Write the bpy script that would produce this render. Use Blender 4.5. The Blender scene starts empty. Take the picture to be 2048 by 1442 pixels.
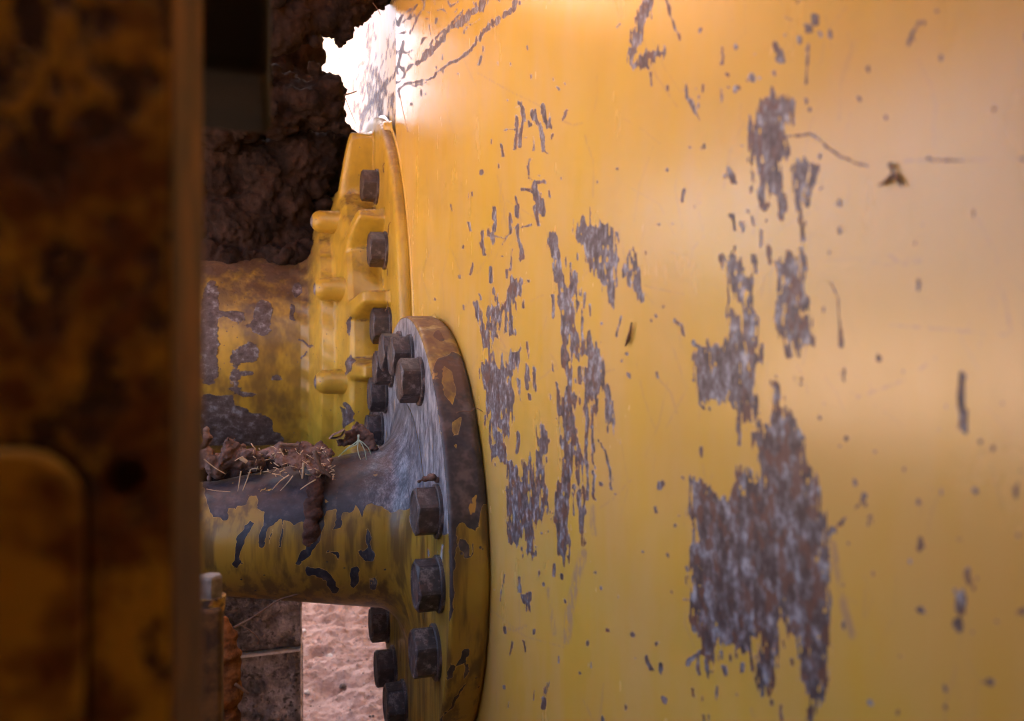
import bpy, bmesh, math, random
import numpy as np
from mathutils import Vector, Matrix, noise as mnoise

random.seed(7)
rng = np.random.default_rng(11)
SC = bpy.context.scene
COL = SC.collection
R = math.radians

# ------------------------------------------------------------------ camera
PSI = R(17.7)                      # the camera is turned this far towards the plate
F = 1480.0                         # focal length in pixels of the 2048 px frame
cam_d = bpy.data.cameras.new('camera')
cam = bpy.data.objects.new('camera', cam_d)
COL.objects.link(cam)
cam_d.sensor_width = 36.0
cam_d.lens = F / 2048.0 * 36.0
cam.location = (0, 0, 0)
cam.rotation_euler = (R(90), 0, -PSI)
cam_d.clip_start = 0.005
cam_d.clip_end = 2000
cam_d.dof.use_dof = True
cam_d.dof.focus_distance = 0.78
cam_d.dof.aperture_fstop = 9.5
cam_d.dof.aperture_blades = 0
SC.camera = cam

# ------------------------------------------------------------------ sky, sun, exposure
SUN_AZ, SUN_EL = R(52), R(44)      # azimuth from +Y towards +X
SV = Vector((math.sin(SUN_AZ) * math.cos(SUN_EL), math.cos(SUN_AZ) * math.cos(SUN_EL), math.sin(SUN_EL)))
world = bpy.data.worlds.new('World')
SC.world = world
world.use_nodes = True
wn = world.node_tree
bg = wn.nodes['Background']
sky = wn.nodes.new('ShaderNodeTexSky')
sky.sky_type = 'NISHITA'
sky.sun_disc = False
sky.sun_elevation = SUN_EL
sky.sun_rotation = SUN_AZ
sky.air_density = 0.55
sky.dust_density = 8.0
sky.ozone_density = 0.4
wn.links.new(sky.outputs[0], bg.inputs[0])
bg.inputs[1].default_value = 0.15
sun_d = bpy.data.lights.new('sun', 'SUN')
sun_d.energy = 2.7
sun_d.angle = R(0.53)
sun_d.color = (1.0, 0.94, 0.86)
sun = bpy.data.objects.new('sun', sun_d)
COL.objects.link(sun)
sun.rotation_euler = SV.to_track_quat('Z', 'Y').to_euler()
SC.view_settings.view_transform = 'Standard'
SC.view_settings.look = 'None'
SC.view_settings.exposure = 3.45
SC.view_settings.gamma = 1.0
SC.view_settings.use_curve_mapping = False
SC.cycles.max_bounces = 5
SC.cycles.diffuse_bounces = 4
SC.cycles.glossy_bounces = 2
SC.cycles.use_adaptive_sampling = True
SC.cycles.adaptive_threshold = 0.02
SC.cycles.caustics_reflective = False
SC.cycles.filter_width = 1.1
SC.cycles.sample_clamp_indirect = 1.0
SC.cycles.use_guiding = True

# ------------------------------------------------------------------ measuring helpers
FW = np.array([math.sin(PSI), math.cos(PSI), 0.0])
RT = np.array([math.cos(PSI), -math.sin(PSI), 0.0])
UP = np.array([0, 0, 1.0])


def ray(x, y):
    return FW + (x - 1024) / F * RT + (721 - y) / F * UP


def onX(x, y, X):
    d = ray(x, y)
    return Vector(d * (X / d[0]))


def onY(x, y, Y):
    d = ray(x, y)
    return Vector(d * (Y / d[1]))


def project(P):
    P = np.asarray(P, float)
    dep = np.maximum(P @ FW, 1e-3)
    return 1024 + F * (P @ RT) / dep, 721 - F * P[:, 2] / dep


# ------------------------------------------------------------------ numpy noise
def vnoise(x, y, seed=0):
    xi = np.floor(x).astype(np.int64); yi = np.floor(y).astype(np.int64)
    fx = x - xi; fy = y - yi
    fx = fx * fx * (3 - 2 * fx); fy = fy * fy * (3 - 2 * fy)

    def h(a, b):
        n = (a * 374761393 + b * 668265263 + seed * 974711) & 0x7fffffff
        n = ((n ^ (n >> 13)) * 1274126177) & 0x7fffffff
        n = (n ^ (n >> 16)) & 0xffff
        return n / 65535.0
    a = h(xi, yi); b = h(xi + 1, yi); c = h(xi, yi + 1); d = h(xi + 1, yi + 1)
    return (a + (b - a) * fx) * (1 - fy) + (c + (d - c) * fx) * fy - 0.5


def fbm(x, y, seed=0, oct=4, gain=0.5):
    v = 0; a = 1.0
    for i in range(oct):
        v = v + a * vnoise(x * 2 ** i, y * 2 ** i, seed + i * 17)
        a *= gain
    return v


def vnoise3(P3, seed=0):
    i = np.floor(P3).astype(np.int64); f = P3 - i
    f = f * f * (3 - 2 * f)
    r = 0.0
    for dx in (0, 1):
        for dy in (0, 1):
            for dz in (0, 1):
                n = ((i[:, 0] + dx) * 374761393 + (i[:, 1] + dy) * 668265263 + (i[:, 2] + dz) * 1103515245 + seed * 974711) & 0x7fffffff
                n = ((n ^ (n >> 13)) * 1274126177) & 0x7fffffff
                v = ((n ^ (n >> 16)) & 0xffff) / 65535.0 - 0.5
                w = np.abs(1 - dx - f[:, 0]) * np.abs(1 - dy - f[:, 1]) * np.abs(1 - dz - f[:, 2])
                r = r + v * w
    return r


def sd_poly(px, py, poly):
    """signed distance, positive inside"""
    n = len(poly)
    d2 = np.full(px.shape, 1e9)
    ins = np.zeros(px.shape, bool)
    for i in range(n):
        ax, ay = poly[i]; bx, by = poly[(i + 1) % n]
        ex, ey = bx - ax, by - ay
        wx, wy = px - ax, py - ay
        t = np.clip((wx * ex + wy * ey) / (ex * ex + ey * ey + 1e-9), 0, 1)
        dx, dy = wx - ex * t, wy - ey * t
        d2 = np.minimum(d2, dx * dx + dy * dy)
        if ay != by:
            c = ((ay <= py) & (by > py)) | ((by <= py) & (ay > py))
            xs = ax + (py - ay) * ex / (by - ay)
            ins ^= c & (px < xs)
    d = np.sqrt(d2)
    return np.where(ins, d, -d)


def sd_line(px, py, pts, w):
    d2 = np.full(px.shape, 1e9)
    for i in range(len(pts) - 1):
        ax, ay = pts[i]; bx, by = pts[i + 1]
        ex, ey = bx - ax, by - ay
        wx, wy = px - ax, py - ay
        t = np.clip((wx * ex + wy * ey) / (ex * ex + ey * ey + 1e-9), 0, 1)
        dx, dy = wx - ex * t, wy - ey * t
        d2 = np.minimum(d2, dx * dx + dy * dy)
    return w * 0.5 - np.sqrt(d2)


def parse(s, ox=0, oy=0, k=1.0):
    v = [float(t) for t in s.replace(',', ' ').split()]
    return [(ox + k * v[i], oy + k * v[i + 1]) for i in range(0, len(v), 2)]


# ------------------------------------------------------------------ objects
def tag(o, label=None, cat=None, group=None, kind=None):
    if label: o['label'] = label
    if cat: o['category'] = cat
    if group: o['group'] = group
    if kind: o['kind'] = kind
    return o


def empty(name, loc=(0, 0, 0)):
    o = bpy.data.objects.new(name, None)
    o.empty_display_size = 0.02
    COL.objects.link(o)
    o.location = loc
    return o


def link(name, me, mat=None, parent=None, loc=None, smooth=None):
    o = bpy.data.objects.new(name, me)
    COL.objects.link(o)
    if mat is not None and len(me.materials) == 0:
        me.materials.append(mat)
    if parent is not None:
        o.parent = parent
        # the vertices are given in place: undo the parent's offset
        o.matrix_parent_inverse = Matrix.Translation(-Vector(parent.location))
    if loc is not None:
        o.location = loc
    if smooth is not None:
        me.polygons.foreach_set('use_smooth', [smooth] * len(me.polygons))
    return o


def mesh(name, V, Fc, smooth=False):
    me = bpy.data.meshes.new(name)
    me.from_pydata([tuple(v) for v in V], [], Fc)
    me.polygons.foreach_set('use_smooth', [smooth] * len(me.polygons))
    me.update()
    return me


def grid_mesh(name, P, smooth=True):
    """P is (rows, cols, 3)"""
    r, c = P.shape[:2]
    V = P.reshape(-1, 3)
    idx = np.arange(r * c).reshape(r, c)
    q = np.stack([idx[:-1, :-1], idx[:-1, 1:], idx[1:, 1:], idx[1:, :-1]], -1).reshape(-1, 4)
    me = bpy.data.meshes.new(name)
    me.vertices.add(len(V)); me.vertices.foreach_set('co', V.astype(np.float32).ravel())
    me.loops.add(q.size); me.loops.foreach_set('vertex_index', q.astype(np.int32).ravel())
    me.polygons.add(len(q))
    me.polygons.foreach_set('loop_start', np.arange(0, q.size, 4, dtype=np.int32))
    me.polygons.foreach_set('use_smooth', [smooth] * len(q))
    me.update(calc_edges=True)
    me.validate()
    return me


def set_attr(me, name, vals):
    a = me.attributes.new(name, 'FLOAT', 'POINT')
    a.data.foreach_set('value', np.asarray(vals, np.float32).ravel())


def bevel_box(name, lo, hi, bev=0.003, seg=2, sub=0):
    bm = bmesh.new()
    bmesh.ops.create_cube(bm, size=1.0)
    lo = Vector(lo); hi = Vector(hi)
    for v in bm.verts:
        v.co = Vector(((lo[i] + hi[i]) / 2 + v.co[i] * (hi[i] - lo[i]) for i in range(3)))
    if bev:
        bmesh.ops.bevel(bm, geom=bm.edges[:], offset=bev, segments=seg, affect='EDGES', profile=0.5)
    me = bpy.data.meshes.new(name)
    bm.to_mesh(me); bm.free()
    return me


def tube(name, pts, radii, seg=7):
    """a tapering tube through the points, closed at both ends"""
    V, Fc = [], []
    n = len(pts)
    pts = [Vector(p) for p in pts]
    up = Vector((0.13, 0.31, 0.94)).normalized()
    for i, p in enumerate(pts):
        t = (pts[min(i + 1, n - 1)] - pts[max(i - 1, 0)]).normalized()
        a = t.cross(up)
        if a.length < 1e-3: a = t.cross(Vector((1, 0, 0)))
        a.normalize(); b = t.cross(a)
        r = radii[i] if hasattr(radii, '__len__') else radii
        for k in range(seg):
            an = 2 * math.pi * k / seg
            V.append(p + (a * math.cos(an) + b * math.sin(an)) * r)
    for i in range(n - 1):
        for k in range(seg):
            k2 = (k + 1) % seg
            Fc.append((i * seg + k, i * seg + k2, (i + 1) * seg + k2, (i + 1) * seg + k))
    Fc.append(tuple(range(seg))[::-1]); Fc.append(tuple((n - 1) * seg + k for k in range(seg)))
    return mesh(name, V, Fc, True)


# ------------------------------------------------------------------ materials
class NT:
    def __init__(self, name):
        self.m = bpy.data.materials.new(name)
        self.m.use_nodes = True
        self.t = self.m.node_tree
        self.b = self.t.nodes['Principled BSDF']
        self.co = self.t.nodes.new('ShaderNodeTexCoord')

    def n(self, typ, **kw):
        nd = self.t.nodes.new(typ)
        for k, v in kw.items(): setattr(nd, k, v)
        return nd

    def l(self, a, b):
        self.t.links.new(a, b)

    def val(self, sock, v):
        if isinstance(v, (int, float, tuple, list)): sock.default_value = v
        else: self.l(v, sock)

    def math(self, op, a, b=0.0, c=None, clamp=False):
        nd = self.n('ShaderNodeMath', operation=op, use_clamp=clamp)
        self.val(nd.inputs[0], a); self.val(nd.inputs[1], b)
        if c is not None: self.val(nd.inputs[2], c)
        return nd.outputs[0]

    def noise(self, scale, detail=4, rough=0.55, stretch=(1, 1, 1), dist=0.0, off=(0, 0, 0)):
        mp = self.n('ShaderNodeMapping')
        self.l(self.co.outputs['Object'], mp.inputs[0])
        mp.inputs['Scale'].default_value = stretch
        mp.inputs['Location'].default_value = off
        nd = self.n('ShaderNodeTexNoise')
        nd.inputs['Scale'].default_value = scale
        nd.inputs['Detail'].default_value = min(detail, 3)
        nd.inputs['Roughness'].default_value = rough
        nd.inputs['Distortion'].default_value = dist
        self.l(mp.outputs[0], nd.inputs['Vector'])
        return nd.outputs['Fac']

    def vor(self, scale, stretch=(1, 1, 1), feature='F1'):
        mp = self.n('ShaderNodeMapping')
        self.l(self.co.outputs['Object'], mp.inputs[0])
        mp.inputs['Scale'].default_value = stretch
        nd = self.n('ShaderNodeTexVoronoi', feature=feature)
        nd.inputs['Scale'].default_value = scale
        self.l(mp.outputs[0], nd.inputs['Vector'])
        return nd.outputs['Distance']

    def step(self, x, lo, hi, a=0.0, b=1.0):
        nd = self.n('ShaderNodeMapRange', interpolation_type='SMOOTHSTEP')
        self.val(nd.inputs['Value'], x)
        nd.inputs['From Min'].default_value = lo; nd.inputs['From Max'].default_value = hi
        nd.inputs['To Min'].default_value = a; nd.inputs['To Max'].default_value = b
        return nd.outputs['Result']

    def mix(self, f, a, b, mode='MIX'):
        nd = self.n('ShaderNodeMix', data_type='RGBA', blend_type=mode)
        self.val(nd.inputs[0], f)
        for s, v in ((nd.inputs[6], a), (nd.inputs[7], b)):
            if isinstance(v, tuple): s.default_value = v + (1,) if len(v) == 3 else v
            else: self.l(v, s)
        return nd.outputs[2]

    def ramp(self, f, stops):
        nd = self.n('ShaderNodeValToRGB')
        cr = nd.color_ramp
        while len(cr.elements) < len(stops): cr.elements.new(0.5)
        for e, (p, c) in zip(cr.elements, stops):
            e.position = p; e.color = tuple(c) + (1,)
        self.l(f, nd.inputs[0])
        return nd.outputs[0]

    def attr(self, name):
        nd = self.n('ShaderNodeAttribute', attribute_name=name)
        return nd.outputs['Fac']

    def bump(self, h, strength=0.3, dist=0.002):
        nd = self.n('ShaderNodeBump')
        nd.inputs['Strength'].default_value = strength
        nd.inputs['Distance'].default_value = dist
        self.l(h, nd.inputs['Height'])
        self.l(nd.outputs[0], self.b.inputs['Normal'])
        return nd

    def done(self, color, rough=0.5, metal=0.0, spec=0.5):
        self.val(self.b.inputs['Base Color'], color if not (isinstance(color, tuple) and len(color) == 3) else color + (1,))
        self.val(self.b.inputs['Roughness'], rough)
        self.val(self.b.inputs['Metallic'], metal)
        self.val(self.b.inputs['Specular IOR Level'], spec)
        return self.m


YEL = (0.61, 0.405, 0.046)
YEL2 = (0.67, 0.465, 0.070)


def plate_material(name, rough=0.3, extra=False):
    t = NT(name)
    w = t.attr('wear')
    n1 = t.noise(620, 3, 0.65, (1, 1.0, 0.35))
    n2 = t.noise(160, 3, 0.6, (1, 1.5, 0.22), off=(3, 1, 2))
    wv = t.math('ADD', w, t.math('ADD', t.math('MULTIPLY_ADD', n1, 0.7, -0.35), t.math('MULTIPLY_ADD', n2, 0.36, -0.18)))
    if extra:        # the part outside the picture: scattered scrapes of the same kind
        big = t.noise(5.0, 3, 0.6, (1, 1, 0.45), off=(6, 1, 2))
        wv = t.math('MAXIMUM', wv, t.math('ADD', t.math('MULTIPLY_ADD', big, 9.0, -5.9), t.math('ADD', t.math('MULTIPLY_ADD', n1, 0.7, -0.35), t.math('MULTIPLY_ADD', n2, 3.0, -1.5))))
    m = t.step(wv, -0.04, 0.06)
    # paint
    a = t.noise(3.1, 4, 0.6)
    paint = t.mix(t.step(a, 0.35, 0.68), YEL, YEL2)
    fade = t.noise(22, 4, 0.65, (1, 2.6, 0.18), off=(1, 7, 3))
    paint = t.mix(t.step(fade, 0.5, 0.8, 0, 0.10), paint, (0.62, 0.42, 0.20))
    dust = t.noise(5.5, 5, 0.62, (1, 1, 0.6), off=(9, 2, 4))
    paint = t.mix(t.step(dust, 0.45, 0.75, 0, 0.22), paint, (0.46, 0.28, 0.15))
    film = t.noise(14, 3, 0.7, (1, 1.2, 0.5), off=(3, 3, 9))
    paint = t.mix(t.step(film, 0.3, 0.7, 0.04, 0.26), paint, (0.62, 0.45, 0.33))
    grit = t.noise(900, 2, 0.7)
    paint = t.mix(t.step(grit, 0.66, 0.8, 0, 0.2), paint, (0.3, 0.17, 0.06))
    paint = t.mix(t.math('MULTIPLY', t.attr('scuff'), t.step(t.noise(240, 3, 0.7, (1, 1, 0.4), off=(1, 9, 1)), 0.38, 0.56, 0, 0.6)), paint, (0.34, 0.25, 0.21))
    # bared steel and rust
    s1 = t.noise(190, 3, 0.68, (1, 1.0, 0.66), off=(4, 4, 1))
    s2 = t.noise(130, 3, 0.6, (1, 1.0, 0.75), off=(7, 1, 1))
    s3 = t.noise(20, 2, 0.5, (1, 1, 0.6), off=(2, 6, 1))
    bare = t.ramp(s1, [(0.36, (0.046, 0.028, 0.027)), (0.45, (0.088, 0.065, 0.068)), (0.53, (0.135, 0.122, 0.136)), (0.60, (0.22, 0.24, 0.285)), (0.72, (0.42, 0.46, 0.53))])
    bare = t.mix(t.math('MULTIPLY', t.step(s2, 0.51, 0.58, 0, 0.85), t.step(s3, 0.38, 0.56)), bare, (0.130, 0.054, 0.030))
    bare = t.mix(t.math('MULTIPLY', t.step(s2, 0.42, 0.34, 0, 0.6), t.step(s3, 0.55, 0.4)), bare, (0.09, 0.062, 0.066))
    rim = t.math('MULTIPLY', t.step(wv, 0.02, 0.22, 1, 0), t.step(t.noise(120, 3, off=(1, 2, 3)), 0.4, 0.6))
    bare = t.mix(t.math('MULTIPLY', rim, 0.75), bare, (0.17, 0.066, 0.028))
    # rust halo and fine stain on the paint next to the chips
    halo = t.step(wv, -0.22, 0.0, 0, 0.28)
    paint = t.mix(halo, paint, (0.42, 0.19, 0.05))
    lip = t.math('MULTIPLY', t.step(wv, -0.13, -0.06), t.step(wv, -0.01, -0.05))
    paint = t.mix(t.math('MULTIPLY', lip, 0.4), paint, (0.80, 0.62, 0.28))
    col = t.mix(m, paint, bare)
    rn = t.noise(34, 4, 0.6, (1, 1, 0.4))
    rg = t.math('MULTIPLY_ADD', rn, 0.16, rough - 0.08)
    rg = t.math('ADD', rg, t.math('MULTIPLY', m, 0.26))
    orange = t.noise(420, 2, 0.5)
    wav = t.noise(9, 2, 0.5)
    h = t.math('ADD', t.math('MULTIPLY', t.step(wv, -0.04, 0.06), -0.7), t.math('MULTIPLY', wav, 0.4))
    h = t.math('ADD', h, t.math('MULTIPLY', s1, 0.04))
    t.bump(h, 0.35, 0.0012)
    return t.done(col, rg, 0.0, 0.75)


def cast_material(name, dirty=True):
    """cast housing: yellow paint, worn brown on its edges, dusty on top"""
    t = NT(name)
    geo = t.n('ShaderNodeNewGeometry')
    w = t.attr('wear')
    n1 = t.noise(130, 4, 0.62)
    n2 = t.noise(24, 4, 0.6, off=(3, 3, 3))
    wv = t.math('ADD', w, t.math('ADD', t.math('MULTIPLY_ADD', n1, 0.6, -0.3), t.math('MULTIPLY_ADD', n2, 0.5, -0.25)))
    m = t.step(wv, -0.03, 0.06)
    edge = t.math('MULTIPLY', t.step(geo.outputs['Pointiness'], 0.515, 0.56), t.step(n2, 0.42, 0.6))
    m = t.math('MAXIMUM', m, t.math('MULTIPLY', edge, t.step(n1, 0.42, 0.55)))
    sp = t.vor(120)
    m = t.math('MAXIMUM', m, t.math('MULTIPLY', t.step(sp, 0.08, 0.16, 1, 0), t.step(t.noise(15, 2, off=(8, 1, 1)), 0.5, 0.58, 0, 0.9)))
    paint = t.mix(t.step(t.noise(7, 4), 0.35, 0.7), (0.50, 0.32, 0.030), (0.56, 0.37, 0.042))
    sep = t.n('ShaderNodeSeparateXYZ'); t.l(geo.outputs['Normal'], sep.inputs[0])
    dust = t.math('MULTIPLY', t.step(sep.outputs[2], 0.15, 0.9), t.step(t.noise(40, 5, 0.65), 0.38, 0.62))
    paint = t.mix(t.math('MULTIPLY', dust, 0.8), paint, (0.20, 0.105, 0.065))
    paint = t.mix(t.step(n1, 0.56, 0.72, 0, 0.22), paint, (0.32, 0.19, 0.07))
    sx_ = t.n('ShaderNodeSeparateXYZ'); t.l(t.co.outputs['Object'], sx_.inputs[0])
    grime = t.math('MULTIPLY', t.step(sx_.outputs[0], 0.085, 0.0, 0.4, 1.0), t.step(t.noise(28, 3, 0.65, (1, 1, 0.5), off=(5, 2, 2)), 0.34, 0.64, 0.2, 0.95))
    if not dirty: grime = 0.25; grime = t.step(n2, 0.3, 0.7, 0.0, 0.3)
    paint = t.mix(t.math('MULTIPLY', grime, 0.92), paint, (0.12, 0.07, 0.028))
    film = t.math('ADD', t.math('MULTIPLY', sx_.outputs[2], 9.0), t.math('MULTIPLY', t.math('SUBTRACT', t.noise(26, 3, 0.7, off=(7, 7, 2)), 0.5), 3.2))
    film = t.math('MULTIPLY', t.step(film, 0.35, 1.5), t.step(sx_.outputs[0], 0.075, 0.045))
    paint = t.mix(t.math('MULTIPLY', film, 0.93 if dirty else 0.0), paint, t.mix(n1, (0.055, 0.030, 0.022), (0.11, 0.062, 0.042)))
    bare = t.ramp(t.noise(90, 4, 0.65, off=(2, 1, 1)), [(0.35, (0.055, 0.036, 0.033)), (0.55, (0.11, 0.085, 0.085)), (0.7, (0.24, 0.24, 0.27))])
    col = t.mix(m, paint, bare)
    rg = t.math('ADD', t.math('MULTIPLY_ADD', t.noise(30, 3), 0.2, 0.26), t.math('ADD', t.math('MULTIPLY', m, 0.25), t.math('MULTIPLY', dust, 0.4)))
    h = t.math('ADD', t.math('MULTIPLY', t.noise(160, 3, 0.6), 0.25), t.math('MULTIPLY', m, -0.5))
    h = t.math('ADD', h, t.math('MULTIPLY', dust, 0.8))
    t.bump(h, 0.5, 0.0016)
    return t.done(col, rg)


def axle_material(name, bare_kind):
    """yellow paint flaked off dark steel; the 'wear' attribute says where"""
    t = NT(name)
    geo = t.n('ShaderNodeNewGeometry')
    sep = t.n('ShaderNodeSeparateXYZ'); t.l(geo.outputs['Normal'], sep.inputs[0])
    w = t.attr('wear')
    n1 = t.noise(170, 4, 0.65)
    n2 = t.noise(45, 3, 0.6, off=(2, 5, 1))
    wv = t.math('ADD', w, t.math('ADD', t.math('MULTIPLY_ADD', n1, 0.42, -0.21), t.math('MULTIPLY_ADD', n2, 0.36, -0.18)))
    m = t.step(wv, -0.02, 0.03)
    sp = t.vor(85)
    m = t.math('MAXIMUM', m, t.math('MULTIPLY', t.step(sp, 0.07, 0.13, 1, 0), t.step(t.noise(11, 2, off=(8, 4, 1)), 0.5, 0.57)))
    paint = t.mix(t.step(t.noise(12, 4), 0.35, 0.7), (0.36, 0.225, 0.024), (0.44, 0.28, 0.034))
    paint = t.mix(t.step(n2, 0.52, 0.72, 0, 0.35), paint, (0.30, 0.17, 0.06))
    drip = t.noise(60, 3, 0.6, (1.3, 1.3, 0.12))
    paint = t.mix(t.step(drip, 0.40, 0.62, 0.25, 0.9), paint, (0.10, 0.058, 0.020))
    lip = t.math('MULTIPLY', t.step(wv, -0.12, -0.03), t.step(wv, 0.0, -0.02))
    paint = t.mix(t.math('MULTIPLY', lip, 0.35), paint, (0.72, 0.48, 0.16))
    if bare_kind == 'shaft':
        b = t.noise(75, 5, 0.66)
        bare = t.ramp(b, [(0.35, (0.009, 0.011, 0.020)), (0.54, (0.020, 0.024, 0.040)), (0.70, (0.075, 0.07, 0.08))])
        fl = t.math('MULTIPLY', t.step(t.noise(55, 3, 0.6, (1, 1, 0.7), off=(6, 6, 6)), 0.66, 0.69), 0.9)
        bare = t.mix(fl, bare, (0.50, 0.30, 0.06))
        sx_ = t.n('ShaderNodeSeparateXYZ'); t.l(t.co.outputs['Object'], sx_.inputs[0])
        bf = t.math('ADD', t.math('MULTIPLY', t.noise(520, 3, 0.7, (1, 1.0, 0.25)), 0.45), t.math('MULTIPLY', t.noise(85, 3, 0.7, (1, 1, 0.6), off=(2, 2, 5)), 0.55))
        neck = t.ramp(bf, [(0.36, (0.03, 0.034, 0.048)), (0.47, (0.10, 0.105, 0.13)), (0.56, (0.21, 0.225, 0.26)), (0.68, (0.42, 0.42, 0.43))])
        bare = t.mix(t.step(t.math('ADD', sx_.outputs[0], t.math('MULTIPLY', bf, 0.06)), 0.10, 0.165), bare, neck)
        dust = t.math('MULTIPLY', t.step(sep.outputs[2], 0.35, 0.95), t.step(t.noise(46, 5, 0.66), 0.36, 0.62, 0, 0.62))
        rough_b = 0.36
    elif bare_kind == 'face':
        b = t.math('ADD', t.math('MULTIPLY', t.noise(520, 3, 0.7, (1, 1.0, 0.2)), 0.42), t.math('MULTIPLY', t.noise(85, 3, 0.7, (1, 1, 0.45), off=(2, 2, 5)), 0.58))
        bare = t.ramp(b, [(0.36, (0.04, 0.042, 0.055)), (0.46, (0.14, 0.142, 0.165)), (0.55, (0.30, 0.315, 0.355)), (0.66, (0.55, 0.55, 0.56))])
        fl = t.math('MULTIPLY', t.step(t.noise(80, 3, 0.6, (1, 1, 0.3), off=(6, 6, 6)), 0.66, 0.7), 0.85)
        bare = t.mix(fl, bare, (0.48, 0.30, 0.09))
        dust = t.step(t.noise(30, 5, 0.66), 0.58, 0.78, 0, 0.5)
        rough_b = 0.45
    else:
        b = t.noise(48, 5, 0.7)
        bare = t.ramp(b, [(0.34, (0.020, 0.016, 0.020)), (0.52, (0.05, 0.038, 0.040)), (0.66, (0.12, 0.09, 0.085))])
        fl = t.math('MULTIPLY', t.step(t.noise(40, 3, 0.6, (1, 1, 0.6), off=(6, 3, 6)), 0.66, 0.68), 0.9)
        bare = t.mix(fl, bare, (0.46, 0.26, 0.05))
        dust = t.math('MULTIPLY', t.step(sep.outputs[2], 0.35, 0.9), t.step(t.noise(40, 5, 0.66), 0.34, 0.55))
        rough_b = 0.5
    col = t.mix(m, paint, bare)
    col = t.mix(t.math('MULTIPLY', dust, 0.75), col, (0.17, 0.088, 0.055))
    rg = t.math('ADD', t.math('MULTIPLY', m, rough_b - 0.34), t.math('MULTIPLY_ADD', t.noise(40, 3), 0.2, 0.26))
    rg = t.math('ADD', rg, t.math('MULTIPLY', dust, 0.4))
    h = t.math('ADD', t.math('MULTIPLY', m, -1.0), t.math('MULTIPLY', b, 0.35))
    h = t.math('ADD', h, t.math('MULTIPLY', dust, 0.7))
    h = t.math('ADD', h, t.math('MULTIPLY', n1, 0.15))
    t.bump(h, 0.55, 0.0012)
    return t.done(col, rg)


def bolt_material(name, tint):
    t = NT(name)
    info = t.n('ShaderNodeObjectInfo')
    n1 = t.noise(120, 5, 0.68)
    c = t.ramp(n1, [(0.3, tuple(v * 0.35 for v in tint)), (0.52, tint), (0.72, (0.24, 0.21, 0.21))])
    c = t.mix(t.step(t.noise(45, 3, off=(1, 1, 4)), 0.52, 0.66, 0, 0.7), c, (0.13, 0.062, 0.045))
    geo = t.n('ShaderNodeNewGeometry')
    c = t.mix(t.step(geo.outputs['Pointiness'], 0.53, 0.60, 0, 0.5), c, (0.34, 0.31, 0.31))
    c = t.mix(t.math('MULTIPLY', info.outputs['Random'], 0.6), c, t.mix(n1, (0.028, 0.026, 0.032), (0.10, 0.065, 0.056)))
    c = t.mix(t.step(t.noise(26, 3, off=(3, 9, 4)), 0.58, 0.66, 0, 0.6), c, (0.13, 0.08, 0.06))
    t.bump(t.noise(210, 4, 0.7), 0.5, 0.0012)
    return t.done(c, t.math('MULTIPLY_ADD', n1, 0.4, 0.3))


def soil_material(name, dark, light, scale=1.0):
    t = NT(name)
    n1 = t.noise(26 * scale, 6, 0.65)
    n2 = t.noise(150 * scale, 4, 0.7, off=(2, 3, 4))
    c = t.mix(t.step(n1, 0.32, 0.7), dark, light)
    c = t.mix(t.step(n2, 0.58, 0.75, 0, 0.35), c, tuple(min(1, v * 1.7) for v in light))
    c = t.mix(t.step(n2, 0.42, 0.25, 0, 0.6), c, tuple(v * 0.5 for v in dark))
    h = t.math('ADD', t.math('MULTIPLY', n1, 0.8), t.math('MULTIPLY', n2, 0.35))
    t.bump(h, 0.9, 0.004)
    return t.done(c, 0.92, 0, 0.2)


def simple(name, c1, c2, scale, rough=0.7, stretch=(1, 1, 1), bump=0.3):
    t = NT(name)
    n1 = t.noise(scale, 4, 0.62, stretch)
    t.bump(n1, bump, 0.0015)
    return t.done(t.mix(t.step(n1, 0.35, 0.65), c1, c2), rough, 0, 0.35)


def frame_material(name):
    t = NT(name)
    n1 = t.noise(170, 5, 0.65, (1, 1, 0.6))
    n2 = t.noise(420, 3, 0.6)
    n3 = t.noise(30, 3, 0.5, off=(4, 4, 1))
    s = t.math('ADD', t.math('MULTIPLY', n1, 0.8), t.math('ADD', t.math('MULTIPLY', n2, 0.28), t.math('MULTIPLY', n3, 0.45)))
    w = t.attr('wear')
    s = t.math('ADD', s, w)
    paint = t.mix(t.step(n3, 0.35, 0.65), (0.68, 0.46, 0.075), (0.60, 0.37, 0.055))
    rust = t.mix(t.step(n2, 0.4, 0.6), (0.15, 0.062, 0.026), (0.23, 0.098, 0.034))
    paint = t.mix(t.step(t.noise(60, 3, 0.65, off=(1, 3, 7)), 0.42, 0.62), paint, rust)
    bare = t.mix(t.step(n2, 0.4, 0.6), (0.036, 0.022, 0.020), (0.075, 0.045, 0.040))
    m = t.step(s, 0.77, 0.88)
    t.bump(t.math('MULTIPLY', m, -1.0), 0.5, 0.001)
    return t.done(t.mix(m, paint, bare), 0.62)


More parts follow.
